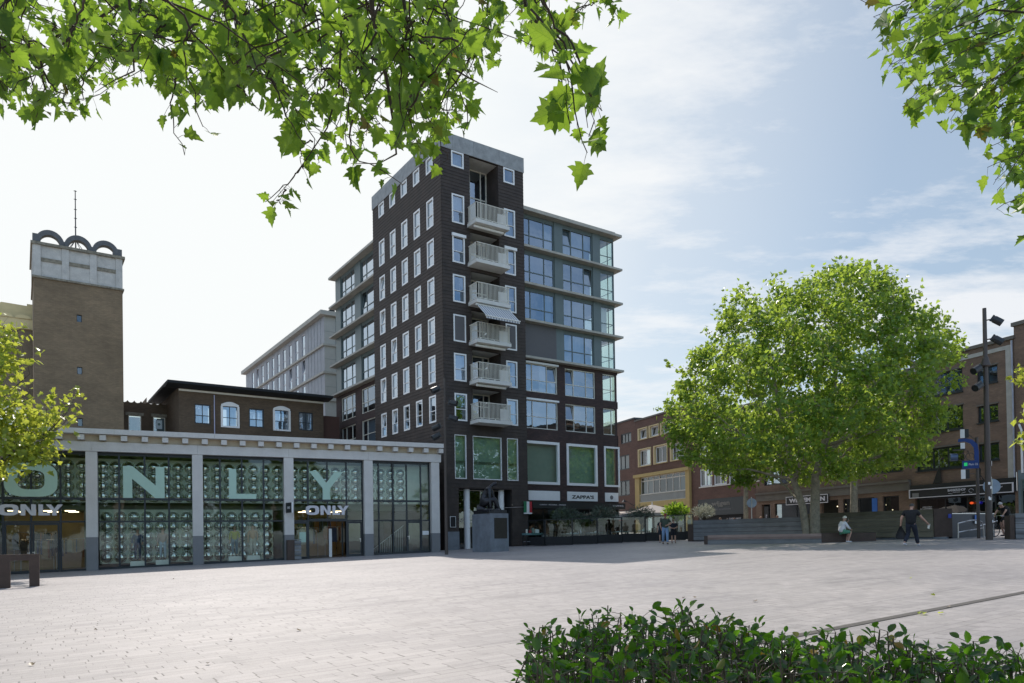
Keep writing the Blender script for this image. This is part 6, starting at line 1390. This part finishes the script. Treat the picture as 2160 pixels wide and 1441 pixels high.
# ------------------------------------------------------------------ people; local axes: facing +y, z up
CL = {}
def cloth(c):
    if c not in CL: CL[c] = mk('cloth', c, .85, var=.12, sc=8, fine=90, bs=.2)
    return CL[c]
SKD = mk('skin_tone', (.50,.29,.21), .55, var=.06, bs=.02); HAIRS = {}
def person(label, x, y, z, rot, J, shirt=(.05,.05,.05), trousers=(.03,.04,.07), shoes=(.5,.5,.5), hair=(.1,.07,.05), sleeve=.55, legs=1.0, build=1.0, cap=None, hairlong=False, skirt=None, group=None, glasses=False):
    """J: joint dict. pel, chest, neck, head, and for s in l/r: sh el wr, hip kn an toe"""
    t = thing('person', label, 'person', (x, y, z), rot, group); g = {k: Vector(v_) for k, v_ in J.items()}; b = build
    hd = g['head']; nk = g['neck']; up = (hd-nk).normalized(); fw = Vector(J.get('face', (0, 1, 0))).normalized()
    fw = (fw-up*fw.dot(up)).normalized(); sd = fw.cross(up).normalized()
    V = [(*g['pel'], (.15*b, .12*b)), (*((g['pel']+g['chest'])/2), (.12*b, .10*b)), (*g['chest'], (.15*b, .125*b)), (*nk, .058), (*(nk+(hd-nk)*.45), .062), (*(hd-fw*.005), (.078, .088)), (*(hd+up*.085), (.065, .075))]
    E = [(0,1),(1,2),(2,3),(3,4),(4,5),(5,6)]
    def add(p, r_, frm): V.append((*p, r_)); E.append((frm, len(V)-1)); return len(V)-1
    for s in 'lr':
        i = add(g['sh'+s], .062*b, 2); i = add((g['sh'+s]+g['el'+s])/2, .052*b, i); i = add(g['el'+s], .043*b, i); i = add((g['el'+s]+g['wr'+s])/2, .038*b, i); i = add(g['wr'+s], .028, i)
        d = (g['wr'+s]-g['el'+s]).normalized(); q = d.cross(fw); q = q.normalized() if q.length > .1 else sd
        pa_ = add(g['wr'+s]+d*.07, (.034, .02), i); nrm = d.cross(q).normalized()
        for k in range(4):
            o_ = q*((k-1.5)*.019); l_ = (.062, .074, .069, .052)[k]
            f1 = add(g['wr'+s]+d*.098+o_, .009, pa_); f2 = add(g['wr'+s]+d*(.098+l_*.5)+o_*1.05+nrm*.012, .008, f1); add(g['wr'+s]+d*(.098+l_*.85)+o_+nrm*.035, .007, f2)
        th = add(g['wr'+s]+d*.045-q*.036, .011, i); add(g['wr'+s]+d*.085-q*.05+nrm*.012, .008, th)
        i = add(g['hip'+s], .095*b, 0); i = add((g['hip'+s]+g['kn'+s])/2, .082*b, i); i = add(g['kn'+s], .056, i); i = add(g['kn'+s]*.62+g['an'+s]*.38, .055, i); i = add(g['an'+s], .036, i); add(g['toe'+s], .03, i)
    body = skin('body', V, E, SKD, t, sub=1)
    # face and hair
    m = MB(); f0 = hd+up*.01
    for s in (-1, 1): m.ball(f0+fw*.086+sd*.03*s+up*.01, .011, .008, .008, 6, 0)
    m.ball(f0+fw*.088-up*.055, .022, .008, .006, 6, 1); m.obj('face', [M['black'], M['red']], t)
    m = MB(); m.ball(f0+fw*.098-up*.018, .013, .017, .022, 6)
    for s in (-1, 1): m.ball(f0+sd*.08*s-up*.01, .012, .02, .03, 6)
    m.obj('nose_and_ears', SKD, t)
    if hair not in HAIRS: HAIRS[hair] = mk('hair', hair, .7, var=.25, sc=20, fine=120, bs=.5)
    m = MB(); n_ = 12; rows_ = 7; R_ = (.093, .104, .115); i0 = len(m.v)
    for i in range(rows_+1):
        for j in range(n_):
            az = 2*math.pi*j/n_; back = .5-.5*math.cos(az)                     # az 0 = face
            low = 1.15+back*(.95 if not hairlong else 1.35); el = low*i/rows_; p = hd+up*.02-fw*.012+(fw*math.cos(az)*math.sin(el)*R_[1]+sd*math.sin(az)*math.sin(el)*R_[0]+up*math.cos(el)*R_[2])*(1+.05*rng.random())
            m.v.append(tuple(p))
    for i in range(rows_):
        for j in range(n_): a = i*n_+j; b_ = i*n_+(j+1) % n_; m.f.append((a, b_, b_+n_, a+n_)); m.m.append(0)
    m.obj('hair', cloth(cap) if cap else HAIRS[hair], t, smooth=True)
    if cap: MB().prism([(-.075, .06), (.075, .06), (.06, .17), (0, .19), (-.06, .17)], lambda u, v_, w: hd+up*(.055+w)+sd*u+fw*v_, 0, .012).obj('cap_peak', cloth(cap), t)
    if glasses: MB().tube([hd+fw*.1+sd*.07+up*.02, hd+fw*.108+sd*.03+up*.018, hd+fw*.108-sd*.03+up*.018, hd+fw*.1-sd*.07+up*.02], .018, 6).obj('sunglasses', M['black'], t)
    # shirt
    V = [(*(g['pel']-(g['chest']-g['pel'])*.30), (.185*b, .16*b)), (*((g['pel']+g['chest'])/2), (.175*b, .15*b)), (*g['chest'], (.185*b, .14*b)), (*(nk-(nk-g['chest'])*.18), (.085*b, .08*b))]; E = [(0,1),(1,2),(2,3)]
    for s in 'lr':
        i = add(g['sh'+s], .078*b, 2); 
        if sleeve <= 1: add(g['sh'+s]+(g['el'+s]-g['sh'+s])*sleeve*1.25, .068*b, i)
        else:
            i = add(g['el'+s], .058*b, i); add(g['el'+s]+(g['wr'+s]-g['el'+s])*(sleeve-1), .046*b, i)
    skin('shirt', V, E, cloth(shirt), t, sub=1)
    V = [(*(g['pel']+Vector((0, 0, .02))), (.165*b, .135*b)), (*(g['pel']+(g['chest']-g['pel'])*.5), (.15*b, .12*b))]; E = [(0, 1)]
    for s in 'lr':
        i = add(g['hip'+s], .112*b, 0); i = add((g['hip'+s]+g['kn'+s])/2, (.098 if not skirt else .125)*b, i)
        if legs > .5:
            i = add(g['kn'+s], .074*b, i)
            if legs > .6: i = add((g['kn'+s]+g['an'+s])/2, .07*b, i); add(g['an'+s]+(g['kn'+s]-g['an'+s])*.06, .062*b, i)
        else: add(g['hip'+s]+(g['kn'+s]-g['hip'+s])*.92, .085*b, i)
    skin('trousers' if not skirt else 'shorts', V, E, cloth(trousers), t, sub=1)
    for s in 'lr':
        d = (g['toe'+s]-g['an'+s]); f_ = Vector((d.x, d.y, 0)); f_ = f_.normalized() if f_.length > .01 else fw; a = g['an'+s]
        lo = Vector((g['toe'+s].x, g['toe'+s].y, g['toe'+s].z))
        skin('shoe', [(*(a-f_*.05-Vector((0, 0, .03))), (.042, .045)), (*(a+(lo-a)*.45-Vector((0, 0, .02))), (.045, .045)), (*(lo+f_*.02), (.042, .028))], [(0,1),(1,2)], cloth(shoes), t, sub=1)
    return t
def stand(**kw):
    J = dict(pel=(0,0,.96), chest=(0,.0,1.32), neck=(0,.0,1.50), head=(0,.03,1.66), shl=(-.20,0,1.43), shr=(.20,0,1.43), ell=(-.26,-.02,1.15), elr=(.26,-.02,1.15), wrl=(-.27,.06,.90), wrr=(.27,.06,.90),
             hipl=(-.10,0,.90), hipr=(.10,0,.90), knl=(-.11,.03,.50), knr=(.11,.03,.50), anl=(-.11,-.02,.08), anr=(.11,-.02,.08), toel=(-.12,.15,.03), toer=(.12,.15,.03)); J.update(kw); return J
# walking man seen from behind; image left is his left
p = gnd(1922, 1152.5)
J = stand(chest=(0,.06,1.33), neck=(0,.10,1.52), head=(.02,.17,1.67), shl=(-.23,.06,1.45), shr=(.23,.06,1.45), ell=(-.34,-.02,1.18), wrl=(-.38,.02,.93), elr=(.38,.14,1.20), wrr=(.53,.32,1.0),
          hipl=(-.10,0,.92), hipr=(.10,0,.92), knl=(-.12,.10,.52), anl=(-.20,-.24,.16), toel=(-.16,-.08,.05), knr=(.14,.22,.52), anr=(.20,.26,.09), toer=(.23,.46,.04), face=(.5,1,0))
wm = person('man in black polo shirt and navy trousers walking right past the retaining wall', p.x, p.y, p.z, rad(-42), J, shirt=(.012,.012,.014), trousers=(.014,.018,.032), shoes=(.55,.55,.57), hair=(.05,.045,.04), build=1.22)
def inworld(t, v_): return Vector((t.location.x, t.location.y, t.location.z))+Matrix.Rotation(t.rotation_euler.z, 3, 'Z') @ Vector(v_)
h = inworld(wm, (-.39, .03, .86)); bg = thing('carrier_bag', 'black carrier bag hanging from the left hand of the walking man', 'bag', h, rad(-42))
m = MB(); prof = [(-.03, 0), (-.1, -.16), (-.19, -.34), (-.21, -.5), (-.15, -.56), (.15, -.56), (.21, -.5), (.19, -.34), (.1, -.16), (.03, 0)]
i0 = len(m.v); 
for w_, sc_ in ((-.07, .9), (0, 1.05), (.07, .9)):
    for u, z_ in prof: m.v.append((u*sc_, w_*(1 if z_ < -.1 else .3), z_))
k = len(prof)
for a in range(2):
    for j in range(k): m.f.append((i0+a*k+j, i0+a*k+(j+1) % k, i0+(a+1)*k+(j+1) % k, i0+(a+1)*k+j)); m.m.append(0)
m.f += [tuple(range(i0, i0+k)), tuple(range(i0+2*k, i0+3*k))]; m.m += [0, 0]
m.obj('bag_body', M['blackmatte'], bg, smooth=True); MB().tube([(-.03, 0, -.02), (-.04, 0, .03), (0, 0, .06), (.04, 0, .03), (.03, 0, -.02)], .008, 5).obj('handle', M['blackmatte'], bg)
h = inworld(wm, (.58, .40, .87)); t = thing('leaflet', 'folded beige leaflet held in the right hand of the walking man', 'paper', h, rad(-20)); MB().q((-.05, 0, -.12), (.03, .02, -.15), (.07, .03, .05), (-.02, 0, .06)).q((-.05, .006, -.12), (.03, .03, -.15), (.07, .03, .05), (-.02, 0.006, .06)).obj('sheet', M['offwhite'], t)
# seated woman, side view facing right
p = Vector((16.95, 37.55, 0)); sz_ = 1.47; fz = gz(16.95, 37.3)
def sit(dz, **kw):
    J = dict(pel=(0,0,.10), chest=(0,.06,.42), neck=(0,.14,.60), head=(0,.21,.74), shl=(-.19,.08,.52), shr=(.19,.08,.52), ell=(-.24,.22,.28), elr=(.24,.22,.28), wrl=(-.14,.36,.42), wrr=(.2,.42,.20),
             hipl=(-.10,.06,.06), hipr=(.10,.06,.06), knl=(-.11,.48,.06), knr=(.11,.46,.06), anl=(-.11,.36,dz+.08), anr=(.11,.30,dz+.08), toel=(-.11,.54,dz+.03), toer=(.11,.48,dz+.03)); J.update(kw); return J
J = sit(fz-sz_, wrl=(-.10,.40,.55), ell=(-.23,.28,.32), wrr=(.12,.46,.17), head=(0,.20,.75))
sw = person('white haired woman in white jacket and green shorts sitting on the bench end', p.x, p.y-.12, sz_, rad(-78), J, shirt=(.72,.72,.74), trousers=(.10,.30,.19), shoes=(.75,.75,.77), hair=(.75,.70,.58), sleeve=1.7, legs=.4, build=1.15)
h = Vector((sw.location.x, sw.location.y, sz_))+Matrix.Rotation(sw.rotation_euler.z, 3, 'Z') @ Vector((-.09, .45, .66)); t = thing('mobile_phone', 'small pale mobile phone held up by the seated woman', 'phone', h, rad(-78)); MB().box(-.035, .035, -.006, .006, -.07, .07).obj('case', M['signgrey'], t); MB().box(-.03, .03, -.0085, -.0065, -.06, .06).obj('phone_screen', M['black'], t)
# couple walking towards the camera
p = gnd(1404, 1148)
J = stand(elr=(.33,.0,1.2), wrr=(.23,.24,1.24), ell=(-.30,.02,1.17), wrl=(-.26,.02,.92), knl=(-.10,.16,.52), anl=(-.10,.20,.08), toel=(-.12,.38,.03), knr=(.12,.02,.50), anr=(.13,-.16,.12), toer=(.14,.0,.03), elr2=(0,0,0))
J['ell'] = (-.34, .0, 1.2); J['wrl'] = (-.10, .24, 1.12); J['elr'] = (.30, -.02, 1.17); J['wrr'] = (.24, .02, .93)
person('man in red cap, dark green t-shirt and light jeans walking towards the viewer', p.x, p.y, p.z, rad(172), J, shirt=(.055,.075,.055), trousers=(.20,.30,.47), shoes=(.02,.02,.025), cap=(.22,.012,.02), build=1.15).scale = (1.05, 1.05, 1.05)
p = gnd(1417, 1146)
J = stand(ell=(-.27,.0,1.17), wrl=(-.06,.22,1.12), elr=(.27,.0,1.17), wrr=(.06,.22,1.10), knl=(-.10,.10,.50), anl=(-.10,.12,.08), toel=(-.11,.30,.03))
person('woman in dark navy clothes and sunglasses walking beside the man in red cap', p.x+.12, p.y, p.z, rad(175), J, shirt=(.012,.014,.025), trousers=(.01,.012,.018), shoes=(.03,.03,.03), hair=(.28,.20,.12), legs=.4, build=1.18, glasses=True, hairlong=True, skirt=True).scale = (.90, .90, .86)
p = gnd(1392, 1145.5)
person('person in dark clothes mostly hidden behind the man in the red cap', p.x+.30, p.y+.9, p.z, rad(165), stand(), shirt=(.02,.02,.028), trousers=(.015,.018,.03), shoes=(.03,.03,.03), hair=(.08,.06,.04), legs=.4, build=1.05).scale = (.95, .95, .92)
p = Vector((13.0, 53.3, gz(13, 53.3)))
person('white haired woman in a pale blouse standing behind the gate beside the planter wall', p.x, p.y, p.z+.05, rad(60), stand(), shirt=(.45,.43,.36), trousers=(.03,.03,.03), hair=(.75,.72,.66), sleeve=1.6, build=1.1, hairlong=True).scale = (.95, .95, .95)
# people sitting behind the timber wall, only heads and shoulders show
for (px, py, Y, c, hc, lab, rz) in ((1521, 1096, 50, (.45,.55,.65), (.18,.1,.05), 'person in pale blue shirt sitting behind the left end of the timber wall', 150), (1531, 1098, 51, (.1,.06,.03), (.03,.02,.015), 'dark haired person sitting right of the one in the pale blue shirt', 200), (1543, 1097, 50.5, (.03,.03,.03), (.12,.05,.02), 'brown haired person with turned head sitting third from the left end of the timber wall', 230), (1603, 1094, 49, (.2,.1,.08), (.3,.16,.1), 'person with bare reddish head showing behind the timber wall right of the road sign', 180), (1636, 1092, 49, (.5,.45,.4), (.16,.07,.04), 'brown haired person in a light top behind the timber wall left of the tree trunks', 190)):
    q_ = atY(px, py, Y); g_ = q_.z-.74
    person(lab, q_.x, q_.y, g_, rad(rz), sit(-.45), shirt=c, trousers=(.03,.03,.04), hair=hc, group='people seated behind the timber wall')
    t = thing('stool', 'plain wooden stool under the %s' % lab.split(' sitting')[0].split(' showing')[0].split(' behind')[0], 'stool', (q_.x, q_.y, g_-.5), rad(rz)); MB().box(-.25, .25, -.2, .25, .4, .5).obj('seat', M['greyplank'], t)
    for a in (-.2, .2):
        for b in (-.15, .2): MB().box(a-.02, a+.02, b-.02, b+.02, 0, .399).obj('leg', M['corten'], t)
# cyclist at the right
p = Vector((24.3, 36.0, gz(24.3, 36)+.02))
bk = thing('bicycle', 'black city bicycle at the foot of the ramp near the right edge', 'bicycle', p, rad(190))
for cx in (-.55, .55):
    o = MB().tube([(cx+.34*math.cos(k*.349), 0, .35+.34*math.sin(k*.349)) for k in range(19)], .022, 6).obj('wheel', M['teethblack'], bk)
    m = MB()
    for k in range(12): m.tube([(cx, 0, .35), (cx+.33*math.cos(k*.5236), 0, .35+.33*math.sin(k*.5236))], .003, 3)
    m.obj('spokes', M['steel'], o)
MB().tube([(-.55, 0, .35), (-.1, 0, .33), (.38, 0, .78), (-.22, 0, .82), (-.1, 0, .33)], .018, 6).tube([(-.55, 0, .35), (-.22, 0, .8)], .014, 6).tube([(.55, 0, .35), (.36, 0, .95)], .016, 6).obj('bicycle_frame', M['black'], bk)
MB().ball((-.25, 0, .95), .14, .08, .04, 8).tube([(-.22, 0, .8), (-.25, 0, .93)], .014, 5).obj('saddle', M['black'], bk)
MB().tube([(.2, -.28, 1.02), (.36, -.2, 1.05), (.36, .2, 1.05), (.2, .28, 1.02)], .014, 6).tube([(.36, 0, .9), (.36, 0, 1.05)], .014, 6).obj('handlebar', M['steel'], bk)
J = sit(-.86, pel=(0,-.02,.1), chest=(0,.16,.40), neck=(0,.28,.54), head=(0,.38,.64), shl=(-.19,.2,.49), shr=(.19,.2,.49), ell=(-.27,.36,.30), elr=(.27,.36,.30), wrl=(-.25,.46,.16), wrr=(.25,.46,.16), knl=(-.1,.34,-.22), anl=(-.1,.2,-.72), toel=(-.1,.38,-.76), knr=(.1,.3,-.30), anr=(.1,.1,-.84), toer=(.1,.3,-.88), hipl=(-.1,.0,.05), hipr=(.1,.0,.05))
cy = person('cyclist in black t-shirt and shorts leaning on the handlebar near the right edge', p.x+.24, p.y+.05, p.z+.96, rad(100), J, shirt=(.012,.012,.014), trousers=(.015,.015,.018), shoes=(.05,.05,.05), hair=(.45,.43,.42), legs=.4, build=1.1)
# mannequins and plinths in the shop windows
k = 0
for (sx, sy, c1, c2, wd) in ((-16.9, .95, (.05,.08,.16), (.04,.06,.12), 'in a navy outfit on a white plinth behind the large N'), (-15.65, .95, (.45,.33,.30), (.4,.5,.62), 'in pale jeans and brown top on a white plinth'), (-11.9, .95, (.42,.40,.08), (.10,.2,.26), 'in yellow top and blue jeans on a white plinth'), (-10.9, .95, (.5,.3,.2), (.5,.47,.42), 'in tan top and light trousers on a white plinth')):
    p = S.w(sx, sy); g_ = sg(sx, sy)+.02
    t = thing('plinth', 'low white display plinth carrying the mannequin %s' % wd.split(' on a ')[0], 'plinth', (p.x, p.y, g_), S.a, 'plinths in the shop windows'); MB().box(-.36, .36, -.3, .3, 0, .30).box(-.33, .33, -.27, .27, .30, .33).obj('block', M['white'], t)
    o = person('x', p.x, p.y, g_+.33, S.a+math.pi, stand(wrl=(-.24, .2, 1.0)), shirt=c1, trousers=c2, shoes=(.1,.1,.1), hair=(.3,.25,.2), sleeve=1.8, build=.92); o.name = 'mannequin'; tag(o, 'dressed shop mannequin '+wd, 'mannequin', 'mannequins in the shop windows')
